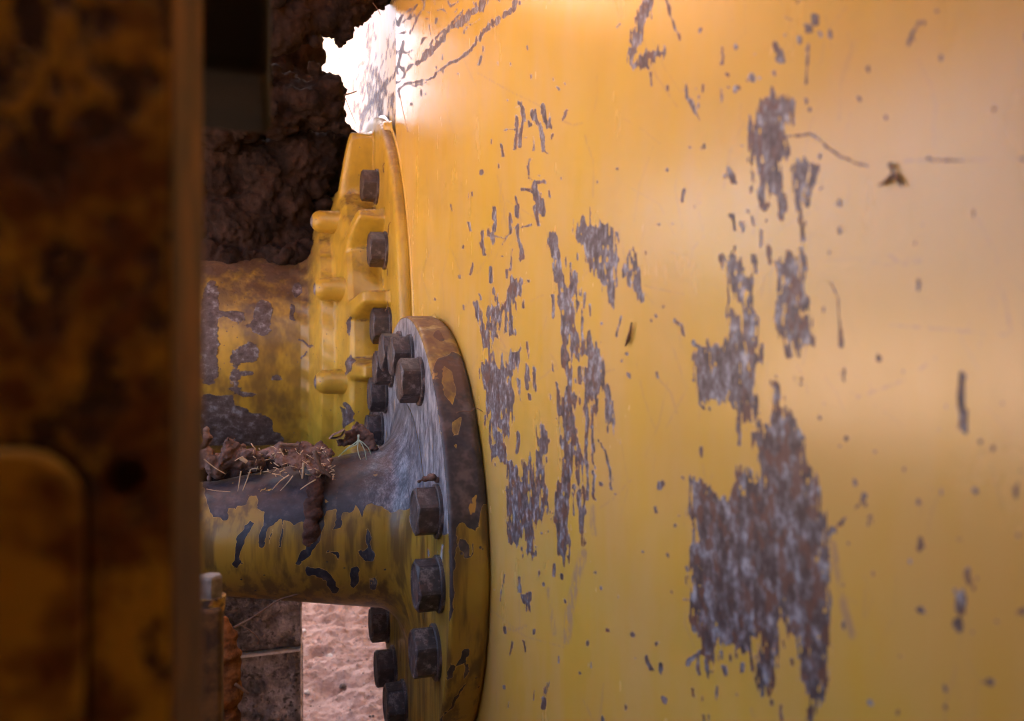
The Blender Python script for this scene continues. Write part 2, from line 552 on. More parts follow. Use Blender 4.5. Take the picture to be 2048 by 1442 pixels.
M = {}
M['plate'] = plate_material('scraped_yellow_paint', 0.25)
M['plate_far'] = plate_material('scraped_yellow_paint_outer', 0.42)
M['plate_out'] = plate_material('scraped_yellow_paint_margin', 0.25, True)
M['cast'] = cast_material('cast_yellow_paint')
M['lug'] = cast_material('cast_yellow_lug', False)
M['shaft'] = axle_material('axle_paint_shaft', 'shaft')
M['face'] = axle_material('axle_paint_face', 'face')
M['rim'] = axle_material('axle_paint_rim', 'rim')
M['bolt'] = bolt_material('bolt_steel', (0.034, 0.030, 0.036))
M['bolt2'] = bolt_material('bolt_steel_rusty', (0.056, 0.038, 0.036))
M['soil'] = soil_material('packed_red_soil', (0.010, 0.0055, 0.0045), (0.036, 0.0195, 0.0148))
M['mud'] = soil_material('dried_mud', (0.045, 0.022, 0.017), (0.12, 0.062, 0.047), 2.0)
M['soil_l'] = soil_material('dry_crumbled_soil', (0.10, 0.056, 0.043), (0.24, 0.145, 0.115), 2.0)
M['soil_o'] = soil_material('rusty_orange_soil', (0.08, 0.028, 0.011), (0.30, 0.115, 0.038), 2.5)
M['straw'] = simple('dry_straw', (0.42, 0.29, 0.17), (0.62, 0.47, 0.31), 60, 0.7)
M['twig'] = simple('twig_bark', (0.10, 0.06, 0.045), (0.22, 0.14, 0.10), 80, 0.8)
M['leaf'] = simple('dead_leaf', (0.13, 0.075, 0.055), (0.24, 0.15, 0.11), 90, 0.8)
M['green'] = simple('pale_green_grass', (0.34, 0.45, 0.33), (0.48, 0.58, 0.46), 50, 0.5)
M['frame'] = frame_material('chipped_frame_paint')
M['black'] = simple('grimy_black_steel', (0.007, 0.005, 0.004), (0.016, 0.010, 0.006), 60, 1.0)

# ------------------------------------------------------------------ the ground
def axis_pts(lo, hi, step, far):
    a = list(np.arange(lo, hi, step))
    g, v = step, hi
    while v < far:
        a.append(v); g *= 1.35; v += g
    a.append(far)
    g, v = step * 1.35, lo - step * 1.35
    while v > -far:
        a.insert(0, v); g *= 1.35; v -= g
    a.insert(0, -far)
    return np.array(a)


GZ = -1.0
gx = axis_pts(-0.35, 0.65, 0.0055, 400.0)
gy = axis_pts(1.75, 3.7, 0.0055, 400.0)
GX, GY = np.meshgrid(gx, gy, indexing='ij')
near = np.exp(-np.maximum(0, np.hypot(GX - 0.15, GY - 2.7) - 1.6) / 1.5)


def ground_h(X, Y):
    a = fbm(X * 3.2, Y * 4.5, 3, 3) * 0.075
    b = (0.5 - np.abs(fbm(X * 8 + 4, Y * 15, 9, 3))) * 0.036
    c = fbm(X * 38, Y * 38, 21, 4, 0.6) * 0.014
    lump = np.maximum(0, vnoise(X * 17, Y * 22, 33) - 0.18) ** 1.0 * 0.06
    return a + b + c + lump


def bounce_bank(X, Y):  # unseen rise in the terrain, added to bounce light onto the plate
    t_ = np.clip((-2.3 - X) / 4.2, 0, 1)
    return 1.3 * t_ * t_ * (3 - 2 * t_) + fbm(X * 0.7, Y * 0.7, 90, 3) * 0.5 * t_


PZ = GZ + ground_h(GX, GY) * near + bounce_bank(GX, GY)
gme = grid_mesh('ground', np.stack([GX, GY, PZ], -1))
t = NT('red_sand')
n1 = t.noise(9, 5, 0.65); n2 = t.noise(120, 4, 0.7); n3 = t.noise(34, 4, 0.65, off=(4, 1, 1))
c = t.mix(t.step(n1, 0.35, 0.65), (0.31, 0.205, 0.190), (0.40, 0.285, 0.268))
c = t.mix(t.step(n3, 0.5, 0.68, 0, 0.65), c, (0.19, 0.115, 0.098))
c = t.mix(t.step(n2, 0.62, 0.74, 0, 0.5), c, (0.14, 0.10, 0.09))
c = t.mix(t.step(n2, 0.36, 0.26, 0, 0.5), c, (0.48, 0.40, 0.38))
sx_ = t.n('ShaderNodeSeparateXYZ'); t.l(t.co.outputs['Object'], sx_.inputs[0])
c = t.mix(t.step(t.math('ADD', sx_.outputs[0], n1), 0.2, -1.2), c, t.mix(n3, (0.31, 0.215, 0.165), (0.40, 0.290, 0.23)))
t.bump(t.math('ADD', n2, t.math('MULTIPLY', n3, 1.5)), 0.6, 0.008)
M['sand'] = t.done(c, 0.95, 0, 0.15)
tag(link('ground', gme, M['sand']), kind='structure')


def gz(x, y):
    return float(GZ + ground_h(np.array([x]), np.array([y]))[0])


# ------------------------------------------------------------------ the yellow plate and its wear
P = 0.1766


def streaks(px, py, amp=1.0):
    """ragged vertical tear added to every wear outline, in pixels of the photograph"""
    return amp * (20 * fbm(px / 4.0, py / 40.0, 5, 2, 0.7) + 7 * fbm(px / 20.0, py / 60.0, 8, 2, 0.6) + 5 * vnoise(px / 3.5, py / 7.0, 15))


POLY, LINES = [], []


def pg(s, ox, oy, k): POLY.append(parse(s, ox, oy, k))


def ln(s, w, ox=0, oy=0, k=1.0):
    pts = parse(s, ox, oy, k)
    L = sum(math.dist(a, b) for a, b in zip(pts[:-1], pts[1:]))
    LINES.append((pts, w * k * (0.72 if L < 14 else 0.88)))



A = (900, 400, 0.312)
pg('890 50 910 90 940 170 975 160 1005 170 1040 250 1045 400 1050 520 1040 670 1020 590 985 510 940 490 900 420 870 330 840 270 810 220 815 130 850 130 885 170', *A)
pg('1165 325 1190 400 1215 530 1230 640 1195 590 1160 550 1130 490 1120 430 1150 430', *A)
pg('645 225 665 290 700 380 735 470 760 540 765 620 790 700 810 790 850 850 855 950 830 1030 800 1040 770 960 735 890 715 800 700 700 705 620 720 600 690 500 670 400 655 310', *A)
pg('800 465 830 560 845 700 860 830 870 950 890 830 905 900 945 950 990 1060 985 1180 950 1260 935 1340 900 1300 865 1290 860 1100 845 950 820 800 795 650 785 520', *A)
pg('1005 1180 1035 1280 1055 1440 1015 1420 1000 1300 990 1220', *A)
pg('735 930 760 1000 780 1170 790 1300 780 1450 715 1450 705 1350 745 1250 750 1150 735 1040', *A)
pg('405 510 465 560 455 610 420 640 400 700 370 720 345 830 300 800 290 870 270 920 265 1030 245 960 235 850 235 720 290 680 300 600 310 680 350 620 380 570', *A)
pg('160 665 185 690 215 800 225 920 205 880 190 780 170 720', *A)
pg('200 1080 240 1000 270 1040 310 1060 330 1000 350 1060 400 980 455 950 440 1040 400 1110 370 1140 390 1240 375 1300 365 1460 240 1460 225 1300 210 1200', *A)
for s, w in [('280 55 295 110 285 190', 26), ('425 0 440 40 430 90', 34), ('570 0 590 90', 20), ('548 50 570 160', 17), ('205 200 212 290 222 350', 20),
             ('230 235 300 240 350 240 400 210 520 150', 9), ('265 225 268 265', 34), ('430 180 440 230 450 290 457 360', 30), ('380 110 390 200', 18), ('398 315 385 440', 24),
             ('366 450 366 500', 16), ('260 440 262 520', 18), ('190 600 198 640', 14), ('80 680 84 700', 14), ('395 750 405 860', 24), ('650 610 660 750', 20),
             ('690 1170 695 1340', 17), ('485 1060 490 1210', 20), ('540 1080 545 1220', 17), ('440 1150 450 1290', 20), ('895 670 900 750', 9), ('1098 745 1085 780 1068 870', 9),
             ('820 345 820 375', 14), ('1250 325 1252 345', 14), ('775 400 775 510', 10), ('120 140 135 190', 18), ('150 400 130 480', 10), ('415 170 370 230 335 280', 8),
             ('1370 680 1370 690', 18), ('1320 740 1320 750', 16), ('1290 765 1292 775', 12), ('1148 1110 1152 1135', 20), ('1320 1110 1330 1135', 20), ('1135 985 1137 990', 14),
             ('655 1035 660 1095', 9), ('635 1240 638 1275', 7), ('505 1250 512 1275', 16), ('800 1140 805 1170', 10), ('805 1260 800 1330', 12), ('830 1080 828 1170', 18),
             ('470 640 475 690', 14), ('385 780 395 850', 30), ('495 910 500 1020', 6), ('870 600 855 700', 10), ('1065 210 1068 225', 14), ('90 290 84 310', 10)]:
    ln(s, w, *A)
B = (900, 800, 0.4452)
pg('150 -5 265 -5 265 60 250 160 215 130 232 230 222 270 195 265 180 150', *B)
pg('355 255 385 300 400 380 410 500 385 540 375 680 340 690 330 590 300 650 258 640 265 500 270 290 300 320 305 420 330 340', *B)
pg('405 110 445 170 450 230 415 240 435 380 450 540 425 470 410 320 385 290', *B)
pg('490 -5 555 -5 540 180 545 350 540 510 530 560 530 690 510 750 490 680 480 540 475 380 500 380 510 250 500 120', *B)
pg('548 100 590 260 600 420 600 690 590 680 580 500 575 370 552 250', *B)
ln('610 -5 612 200 616 450', 16, *B); ln('640 -5 640 200 650 450', 13, *B); ln('655 -5 655 40', 22, *B)
pg('695 -5 732 -5 738 100 718 150 705 80', *B)
ln('665 180 700 240 715 300 725 400', 9, *B)
for s, w in [('307 155 302 235', 15), ('435 255 437 280', 12), ('465 740 466 790', 12), ('497 780 497 800', 16), ('305 800 312 860', 12), ('325 880 327 910', 13),
             ('355 875 350 940', 17), ('246 785 222 900', 6), ('515 895 516 905', 13), ('245 1030 247 1045', 14), ('280 1090 270 1140', 8), ('330 1075 337 1130', 7),
             ('380 1030 378 1050', 12), ('487 1155 487 1180', 11), ('632 1180 634 1205', 13), ('585 1225 586 1230', 13), ('435 1280 435 1310', 17), ('378 1305 376 1345', 6),
             ('415 1335 413 1385', 19), ('242 1280 243 1290', 9), ('265 1355 260 1380', 7), ('422 826 424 828', 15), ('680 375 682 378', 13), ('742 426 744 428', 16),
             ('635 728 636 730', 14), ('655 770 655 773', 11), ('950 380 945 388', 26), ('920 485 925 505', 14), ('950 1190 950 1205', 30), ('958 1348 960 1350', 24),
             ('818 1050 820 1060', 14), ('885 1165 905 1215', 13), ('990 860 992 865', 15), ('975 700 976 705', 14), ('867 683 868 684', 10), ('753 175 755 195', 12),
             ('430 600 440 590', 10), ('410 600 412 602', 9), ('360 640 362 660', 9), ('835 1160 836 1162', 13), ('927 1092 928 1094', 14), ('705 1032 706 1034', 12)]:
    ln(s, w, *B)
Cc = (1300, 800, 0.4452)
pg('565 0 600 40 650 110 690 210 720 300 740 380 760 450 780 540 790 650 800 800 800 1000 795 1200 775 1320 745 1440 715 1420 710 1270 690 1240 670 1130 650 1060 620 1040 600 960 580 930 585 1060 560 1200 545 1300 510 1320 500 1200 500 1060 460 1040 440 1100 400 1130 370 1080 330 1100 300 1030 270 1230 250 1180 240 1090 200 1020 180 900 180 760 190 650 205 600 175 500 175 360 210 350 270 390 310 430 350 430 395 370 400 290 440 320 480 370 495 330 485 240 455 170 465 150 500 150 495 110 540 110', *Cc)
for s, w in [('165 1185 210 1140 320 1050', 17), ('215 1150 220 1230', 14), ('260 1200 262 1240', 16), ('330 1200 345 1230', 22), ('412 1190 416 1215', 20), ('300 1290 298 1340', 10),
             ('195 1300 197 1335', 9), ('235 1330 236 1345', 9), ('390 1320 391 1330', 8), ('547 1355 548 1370', 14), ('585 1370 588 1430', 14), ('635 1165 636 1185', 16),
             ('600 1080 604 1110', 8), ('222 225 224 245', 17), ('165 745 172 765', 20), ('155 895 175 900', 10), ('220 15 240 35', 9), ('405 130 403 190', 14), ('395 30 400 140', 18), ('445 20 460 110', 20),
             ('760 78 762 80', 13), ('145 350 147 352', 10), ('240 1420 242 1440', 13), ('265 1415 262 1440', 8), ('320 1130 322 1160', 14), ('360 1140 362 1170', 10), ('450 1130 455 1210', 10), ('480 1150 485 1240', 9)]:
    ln(s, w, *Cc)
D = (1350, 150, 0.451)
pg('435 65 460 90 490 110 525 140 515 200 485 220 500 310 490 370 465 390 460 500 430 520 385 500 375 420 345 370 345 280 355 190 375 120 410 110', *D)
pg('570 385 630 410 630 480 590 500 580 580 550 600 530 500 535 400', *D)
pg('500 780 540 800 570 880 580 960 600 1000 590 1040 560 1060 605 1100 600 1200 560 1180 570 1290 560 1350 545 1260 510 1200 480 1160 465 1080 465 1000 480 960 475 870', *D)
pg('255 800 300 870 340 900 330 950 300 920 290 1000 250 960 230 860 210 815', *D)
pg('235 1020 270 1040 290 1130 310 1180 320 1000 345 990 360 1100 355 1180 385 1260 350 1280 350 1445 225 1445 220 1300 215 1190 240 1170', *D)
pg('170 1180 205 1220 215 1445 170 1445 160 1300', *D)
pg('95 1230 130 1240 140 1445 105 1445 90 1300', *D)
pg('430 1360 470 1370 475 1450 435 1450', *D)
pg('1393 760 1420 690 1510 690 1512 830 1500 850 1480 820 1440 805 1420 800 1402 800', 0, 0, 1)
for s, w in [('380 520 395 580', 36), ('470 530 475 640', 34), ('560 590 565 720', 22), ('575 640 578 660', 16), ('450 830 465 960', 14), ('80 1180 110 1215 200 1220', 12),
             ('0 1090 30 1110 42 1155', 10), ('345 430 346 470', 12), ('337 505 338 525', 20), ('345 800 360 870', 18), ('415 770 420 830', 16), ('385 690 383 760', 12),
             ('300 650 300 690', 16), ('255 620 270 680', 13), ('340 630 348 660', 13), ('404 640 406 645', 18), ('555 770 570 850', 24), ('730 565 730 575', 28), ('725 685 727 690', 20),
             ('238 420 270 480', 13), ('45 510 35 560', 15), ('125 315 122 325', 18), ('280 60 285 65', 32), ('205 65 207 115', 10), ('125 50 126 60', 14), ('45 40 55 100 100 180', 8),
             ('340 10 340 20', 22), ('585 110 586 125', 18), ('597 155 598 158', 20), ('815 105 816 108', 18), ('600 1110 603 1200', 16), ('490 1200 500 1250', 16), ('690 920 720 980 735 1180', 7),
             ('745 1305 750 1350', 22), ('220 440 222 450', 12), ('290 315 300 315', 9), ('645 355 646 365', 12), ('640 510 655 500', 8), ('600 500 602 530', 10), ('325 600 330 605', 14),
             ('265 760 266 780', 10), ('235 950 240 1010', 8), ('262 1185 263 1195', 22), ('375 1200 378 1260', 22)]:
    ln(s, w, *D)
E = (1200, 0, 0.414)
pg('205 -5 247 -5 225 80 210 120 195 190 180 250 150 330 135 300 140 220 155 150 185 90', *E)
pg('150 325 180 280 240 250 310 255 320 270 260 280 230 310 160 340', *E)
for s, w in [('320 -5 350 100 382 190', 11), ('855 215 860 250 865 290', 38), ('846 340 847 355', 20), ('730 360 731 380', 22), ('655 435 675 425', 24), ('1042 80 1042 105', 36),
             ('1000 130 1002 140', 32), ('970 185 972 205', 22), ('1060 160 1062 175', 18), ('1110 155 1111 178', 16), ('1008 215 1005 300 998 400', 11), ('1000 485 1001 500', 18),
             ('1015 533 1016 537', 20), ('1300 330 1300 345', 24), ('1565 105 1530 130 1510 180 1495 215', 20), ('1250 478 1252 482', 18), ('840 445 845 450', 30), ('645 220 650 235', 28),
             ('590 225 592 310', 12), ('325 415 326 435', 10), ('587 435 586 495', 9), ('500 405 498 440', 12), ('410 395 420 460 455 520 480 580', 7), ('500 700 494 725', 13),
             ('408 925 404 970', 16), ('622 820 655 885', 14), ('905 655 960 650 1020 650 1090 700 1160 755 1230 785 1290 800', 9), ('1075 690 1095 708', 14), ('1580 768 1610 772', 20), ('1630 770 1750 775', 8),
             ('1155 970 1155 985', 26), ('1148 1105 1150 1110', 20), ('230 290 232 335', 10), ('240 350 247 415', 7), ('280 1083 281 1085', 10), ('348 1078 349 1080', 9), ('435 710 436 712', 11), ('485 145 490 143', 18),
             ('320 815 322 817', 12), ('960 5 950 15', 12), ('890 75 920 95', 8), ('610 355 612 358', 13), ('465 425 466 427', 12), ('95 110 80 130', 6), ('2030 765 2048 770', 16), ('770 375 772 380', 9)]:
    ln(s, w, *E)
G = (1650, 500, 0.6535)
for s, w in [('420 385 418 450 425 555', 24), ('514 605 516 607', 20), ('453 738 457 742', 24), ('589 870 591 872', 20), ('597 680 588 750', 16), ('412 1065 410 1100', 36), ('408 1140 407 1155', 32),
             ('292 1100 298 1104', 26), ('438 980 443 1020', 16), ('290 885 290 910', 14), ('527 1134 529 1136', 20), ('599 1100 601 1104', 26), ('498 1320 506 1322', 24), ('137 1385 139 1386', 18),
             ('221 1412 223 1418', 16), ('125 755 117 768', 18), ('135 815 132 840', 15), ('88 700 89 720', 12), ('15 860 26 850', 20), ('45 602 46 604', 12), ('55 360 60 380', 16), ('60 398 62 402', 9),
             ('45 240 47 290', 10), ('417 886 418 888', 15), ('280 95 283 115', 13), ('165 328 166 329', 13), ('347 547 348 548', 13), ('368 1340 369 1345', 16), ('369 1402 370 1406', 16), ('283 773 284 774', 11),
             ('262 955 263 956', 13), ('232 1247 233 1249', 12), ('72 897 73 898', 11), ('40 835 68 815', 10), ('95 785 102 780', 12)]:
    ln(s, w, *G)
T = (760, 0, 0.1526)
for s, w in [('1370 0 1300 120', 75), ('1300 120 1200 180 1100 250 1000 320', 90), ('1000 320 900 400 860 470 790 550 700 620', 60), ('700 620 620 680', 60), ('600 720 540 780', 70), ('540 780 430 830 350 900', 55),
             ('350 900 320 980 270 1040', 30), ('1790 0 1700 130 1600 210 1480 280', 60), ('1480 280 1360 400 1290 500', 52), ('1290 500 1220 600 1060 760', 30), ('1060 760 900 840 760 950 720 1000 620 1050', 22),
             ('620 1050 480 1080 330 1110 250 1180', 28), ('600 1090 480 1130 420 1130', 20), ('600 0 570 120 480 240 430 370 390 440', 22), ('480 60 430 130 400 220 300 300', 26), ('300 200 260 300 250 340', 50),
             ('450 210 340 270', 22), ('350 150 420 110', 24), ('880 20 930 80 1010 20', 18), ('760 140 850 130 880 170', 20), ('730 300 745 250', 26), ('530 580 570 510', 26), ('590 510 600 500', 14),
             ('230 450 330 440', 18), ('300 560 270 690 240 860 210 900', 26), ('210 700 290 660 350 690 410 650', 26), ('360 700 410 760', 20), ('250 870 310 920', 26), ('230 920 240 960', 24), ('215 1080 265 1070', 38),
             ('740 870 742 890', 26), ('730 960 732 980', 20), ('1230 50 1235 70', 30), ('1100 430 1135 350', 22), ('1180 310 1290 250', 18), ('980 150 1010 100', 16), ('1110 110 1050 180 940 300 860 390', 22),
             ('860 390 720 500 650 590', 16), ('1330 740 1290 850', 20), ('1540 -5 1560 25', 22), ('1550 800 1552 850', 13), ('1715 830 1718 870', 15), ('1925 600 1935 640', 20), ('1660 1318 1664 1325', 15),
             ('590 1230 598 1245', 16), ('240 1200 255 1270', 26), ('1840 1340 1860 1400 1880 1460', 60), ('1820 1390 1780 1400', 14), ('1840 20 1830 40', 40), ('1030 960 1028 970', 16), ('825 720 822 770', 12),
             ('720 10 722 50', 22), ('610 150 650 160', 16), ('590 240 630 230', 14), ('650 320 655 460', 12), ('700 690 640 740', 20), ('1580 270 1480 340', 22), ('1480 340 1420 390', 18)]:
    ln(s, w, *T)
U = (900, 150, 0.2774)
for s, w in [('510 195 530 250 550 310 570 350', 34), ('480 290 495 350', 30), ('530 320 515 400 505 510', 18), ('490 360 480 440 465 530', 14), ('605 265 635 350 655 420', 36), ('655 420 670 490 690 555', 30),
             ('665 230 685 290 705 370', 40), ('845 245 825 290 808 325', 20), ('745 425 730 465', 9), ('395 400 440 388 480 388', 7), ('375 505 390 590', 15), ('218 690 220 705', 20), ('825 60 827 70', 18), ('765 90 780 105', 16),
             ('575 605 565 660 570 710', 14), ('570 735 578 750', 15), ('605 780 640 765 680 760 690 775', 15), ('610 800 630 860 650 920 665 1000', 48), ('515 825 550 825 600 845', 20), ('712 830 718 870', 15),
             ('475 890 485 940 480 1000', 32), ('435 990 450 1060', 14), ('620 960 635 1030 645 1085', 18), ('318 965 325 1050 320 1120', 32), ('605 450 603 540', 11), ('540 450 560 452', 10), ('745 20 746 40', 10),
             ('128 850 132 880', 8), ('155 845 158 865', 12), ('5 930 15 975', 9), ('803 735 804 745', 10), ('350 640 351 665', 9), ('300 470 303 490', 9)]:
    ln(s, w, *U)
# fainter scuffs: dull, the paint dragged but not gone
SCUFF = [(parse('22 900 40 990 60 1100 85 1180', *G), 15), (parse('600 690 570 790 540 930 522 1080', *B), 17), (parse('1450 780 1590 770 1750 775 1900 765 2048 770', *E), 4),
         (parse('200 230 330 240 560 260', *G), 4), (parse('340 330 240 400 100 450', *G), 5), (parse('195 15 240 45 330 30', *G), 4), (parse('520 0 545 130 570 250', *G), 5),
         (parse('645 480 640 560 650 600', *B), 10), (parse('440 850 470 1050', *B), 7), (parse('460 1390 470 1420', *Cc), 6), (parse('430 100 520 250 700 430', 1500, 300, 1), 0.1),
         (parse('255 1025 290 1035 340 1015', *B), 4), (parse('600 690 660 560', *Cc), 0.1)]


def wear_plate(cols, rows_):
    """cols, rows_: where the sheet's columns and rows lie in the photograph"""
    px, py = np.meshgrid(cols, rows_)
    jx = px + 5 * fbm(px / 18, py / 18, 41, 3) + 1.5 * fbm(px / 5, py / 9, 47, 2); jy = py + 9 * fbm(px / 18, py / 25, 43, 3)
    out = np.full(px.shape, -40.0)
    st = streaks(px, py)
    hole = 10 * fbm(px / 4.5, py / 26.0, 61, 2, 0.65) - 3.0

    def win(xs, ys, mx, my):
        i0, i1 = np.searchsorted(rows_, [min(ys) - my, max(ys) + my])
        j0, j1 = np.searchsorted(cols, [min(xs) - mx, max(xs) + mx])
        return (slice(i0, i1), slice(j0, j1)) if i1 > i0 and j1 > j0 else None
    for poly in POLY:
        xs = [p[0] for p in poly]; ys = [p[1] for p in poly]
        sel = win(xs, ys, 45, 60)
        if sel is None: continue
        d = sd_poly(jx[sel], jy[sel], poly)
        size = min(1.0, (max(xs) - min(xs)) / 60.0)
        d = d + st[sel] * (0.4 + 0.6 * size) + 2.6
        # left-over flecks of paint inside the bigger patches, near their borders
        d = np.minimum(d, np.where(d < 24, 14 - 11 * np.maximum(0, hole[sel]), 40))
        out[sel] = np.maximum(out[sel], d)
    for pts, w in LINES:
        sel = win([p[0] for p in pts], [p[1] for p in pts], 30, 30)
        if sel is None: continue
        wob = 1 if w > 5 else 0.5
        d = sd_line(px[sel] + (jx[sel] - px[sel]) * wob, py[sel] + (jy[sel] - py[sel]) * wob, pts, w)
        d = d + st[sel] * min(0.42, w / 22) + 0.35
        d = np.where(d > 0, d * 2.2, d)
        out[sel] = np.maximum(out[sel], d)
    n = 110
    sx = rng.uniform(800, 2080, n); sy = rng.uniform(-20, 1470, n)
    rr = rng.uniform(0.6, 2.2, n) * (0.8 + sx / 2600.0)
    el = rng.uniform(0.6, 2.6, n)
    for x, y, r, e in zip(sx, sy, rr, el):
        sel = win([x], [y], 12, 26)
        if sel is None: continue
        d = r - np.sqrt((px[sel] - x) ** 2 + ((py[sel] - y) / e) ** 2)
        out[sel] = np.maximum(out[sel], d + 0.8)
    return np.clip(out / 12.0, -1.5, 1.5)


rs = random.Random(19)
for k in range(150):
    x = rs.uniform(820, 2060); y = rs.uniform(-20, 1440)
    L = rs.uniform(25, 170); an = rs.gauss(1.62, 0.25) if rs.random() < 0.75 else rs.uniform(0, 3.14)
    bend = rs.gauss(0, 0.12) * L
    SCUFF.append(([(x, y), (x + math.cos(an) * L / 2 - math.sin(an) * bend, y + math.sin(an) * L / 2 + math.cos(an) * bend), (x + math.cos(an) * L, y + math.sin(an) * L)], rs.uniform(-2.0, 1.2)))


def scuff_plate(cols, rows_):
    out = np.full((len(rows_), len(cols)), -40.0)
    for pts, w in SCUFF:
        xs = [p[0] for p in pts]; ys = [p[1] for p in pts]
        i0, i1 = np.searchsorted(rows_, [min(ys) - 15, max(ys) + 15]); j0, j1 = np.searchsorted(cols, [min(xs) - 15, max(xs) + 15])
        if i1 <= i0 or j1 <= j0: continue
        px, py = np.meshgrid(cols[j0:j1], rows_[i0:i1])
        out[i0:i1, j0:j1] = np.maximum(out[i0:i1, j0:j1], sd_line(px, py, pts, w))
    return np.clip(out / 6.0 + 0.5, 0, 1)


plate = empty('yellow_plate', (P, 0.6, GZ))
tag(plate, 'huge yellow painted steel plate with rusty scrapes filling the right side', 'steel plate')
# the densely divided middle of the sheet carries the wear
us = np.arange(700, 2181, 2.4)
vs = np.arange(-80, 1521, 2.4)
Ys = P / np.tan(np.arctan((us - 1024) / F) + PSI)


def sheet(ys, x_of, rows, zfun):
    Pn = np.zeros((len(rows), len(ys), 3))
    for j, Y in enumerate(ys):
        X = x_of(Y)
        Pn[:, j, 0] = X
        Pn[:, j, 1] = Y
        Pn[:, j, 2] = zfun(Y, X, rows)
    return Pn


EDGE_PX = 792.0
sel = us >= EDGE_PX
Yn = P / np.tan(np.arctan((np.concatenate([[EDGE_PX], us[sel]]) - 1024) / F) + PSI)
pxn = np.concatenate([[EDGE_PX], us[sel]])
PN = sheet(Yn, lambda Y: P, vs, lambda Y, X, r: (721 - r) / F * (X * FW[0] + Y * FW[1]))
me = grid_mesh('plate_skin', PN)
PXg, PYg = np.meshgrid(pxn, vs)
set_attr(me, 'wear', wear_plate(pxn, vs))
set_attr(me, 'scuff', scuff_plate(pxn, vs))
link('main_sheet', me, M['plate'], plate)
# the rest of the sheet: above, below and behind the camera, plus its thickness
Yhi = float(Yn[0]); Ylo = float(Yn[-1])
ztop = lambda Y: (721 + 80) / F * (P * FW[0] + Y * FW[1])
zbot = lambda Y: (721 - 1520) / F * (P * FW[0] + Y * FW[1])
ZT = 1.50
zb1 = float(PN[-1, 0, 2]); zb0 = float(PN[-1, -1, 2])
zt1 = float(PN[0, 0, 2]); zt0 = float(PN[0, -1, 2])
V = [(P, Yhi, zt1), (P, Ylo, zt0), (P, Ylo, zb0), (P, Yhi, zb1),
     (P, Yhi, ZT), (P, -0.9, ZT), (P, -0.9, GZ + 0.02), (P, Yhi - 0.06, GZ + 0.02)]
V += [(v[0] + 0.02, v[1], v[2]) for v in V[4:]]
Fc = [(0, 1, 5, 4), (1, 2, 6, 5), (2, 3, 7, 6), (4, 5, 9, 8), (5, 6, 10, 9), (6, 7, 11, 10), (11, 8, 9, 10), (7, 3, 0, 4, 8, 11)]
me = mesh('plate_margin', V, Fc)
set_attr(me, 'wear', np.full(len(V), -1.5)); set_attr(me, 'scuff', np.zeros(len(V)))
link('outer_sheet', me, M['plate_out'], plate)

# the farther sheet, beginning at the upright seam, a little set back and tipped open
XF = P + 0.003
Yf = np.concatenate([np.linspace(Yhi - 0.004, Yhi + 0.9, 150), np.linspace(Yhi + 0.95, 3.3, 50)])
zlow = lambda Y: np.where(Y < 1.5, -0.40, np.where(Y < 1.95, -0.40 + (Y - 1.5) * 0.22, -0.30 + (Y - 1.95) * 0.75))
rows = np.linspace(0, 1, 220)
PF = np.zeros((len(rows), len(Yf), 3))
for j, Y in enumerate(Yf):
    lo = float(zlow(Y)); hi = 1.5
    PF[:, j, 0] = XF + 0.0 * Y
    PF[:, j, 1] = Y
    PF[:, j, 2] = lo + (hi - lo) * rows
PF[:, :, 0] += 0.002 * np.sin(PF[:, :, 1] * 5 + PF[:, :, 2] * 4)
me = grid_mesh('far_sheet', PF[::-1])
fx, fy = project(PF[::-1].reshape(-1, 3))
wf = np.full(fx.shape, -40.0)
r2 = random.Random(5)
for i in range(170):        # fine slanting scratches left by branches
    x0 = r2.uniform(690, 800); y0 = r2.uniform(-40, 270)
    if r2.random() < 0.5: x0 = r2.gauss(755, 25); y0 = r2.gauss(190, 45)
    L = r2.uniform(6, 34); an = r2.gauss(1.95, 0.3)
    pts = [(x0, y0), (x0 + math.cos(an) * L * 0.5 + r2.gauss(0, 2), y0 + math.sin(an) * L * 0.5), (x0 + math.cos(an) * L, y0 + math.sin(an) * L)]
    s_ = (np.abs(fx - x0) < 50) & (np.abs(fy - y0) < 60)
    if s_.any(): wf[s_] = np.maximum(wf[s_], sd_line(fx[s_], fy[s_], pts, r2.uniform(1.0, 2.4)))
for s, w in [('865 500 780 580 730 660 660 740 620 800', 24), ('770 590 800 640', 20), ('720 640 760 700 740 760', 26), ('700 480 740 520 760 560', 16), ('840 640 830 720', 24), ('760 760 740 860 700 900', 30),
             ('690 700 640 790 620 880', 24), ('600 640 690 620', 14), ('740 860 690 890', 40)]:
    wf = np.maximum(wf, sd_line(fx, fy, parse(s, 540, 0, 0.293), w * 0.293))
set_attr(me, 'wear', np.clip(wf / 12.0 + 0.03, -1.5, 1.5)); set_attr(me, 'scuff', np.zeros(len(fx)))
far_sheet = link('far_sheet', me, M['plate_far'], plate)

me = bevel_box('ground_shade_panel', (0.47, 0.8, GZ + 0.01), (0.49, 3.9, 1.0), 0.002, 1)  # unseen panel added to keep sun off the sand in the gap
set_attr(me, 'wear', np.full(len(me.vertices), -1.5))
link('ground_shade_panel', me, M['plate'], plate)

# low welded rings behind the two bolted castings
def lathe(name, cy, cz, prof, seg=160, smooth=True, rfun=None):
    """turned about the X axis through (cy, cz); prof is [(X, r)]"""
    ph = np.linspace(0, 2 * math.pi, seg + 1)
    Pn = np.zeros((len(prof), seg + 1, 3))
    for i, (X, r) in enumerate(prof):
        rr = r if rfun is None else rfun(X, r, ph)
        Pn[i, :, 0] = X
        Pn[i, :, 1] = cy - rr * np.cos(ph)
        Pn[i, :, 2] = cz + rr * np.sin(ph)
    return grid_mesh(name, Pn, smooth), Pn


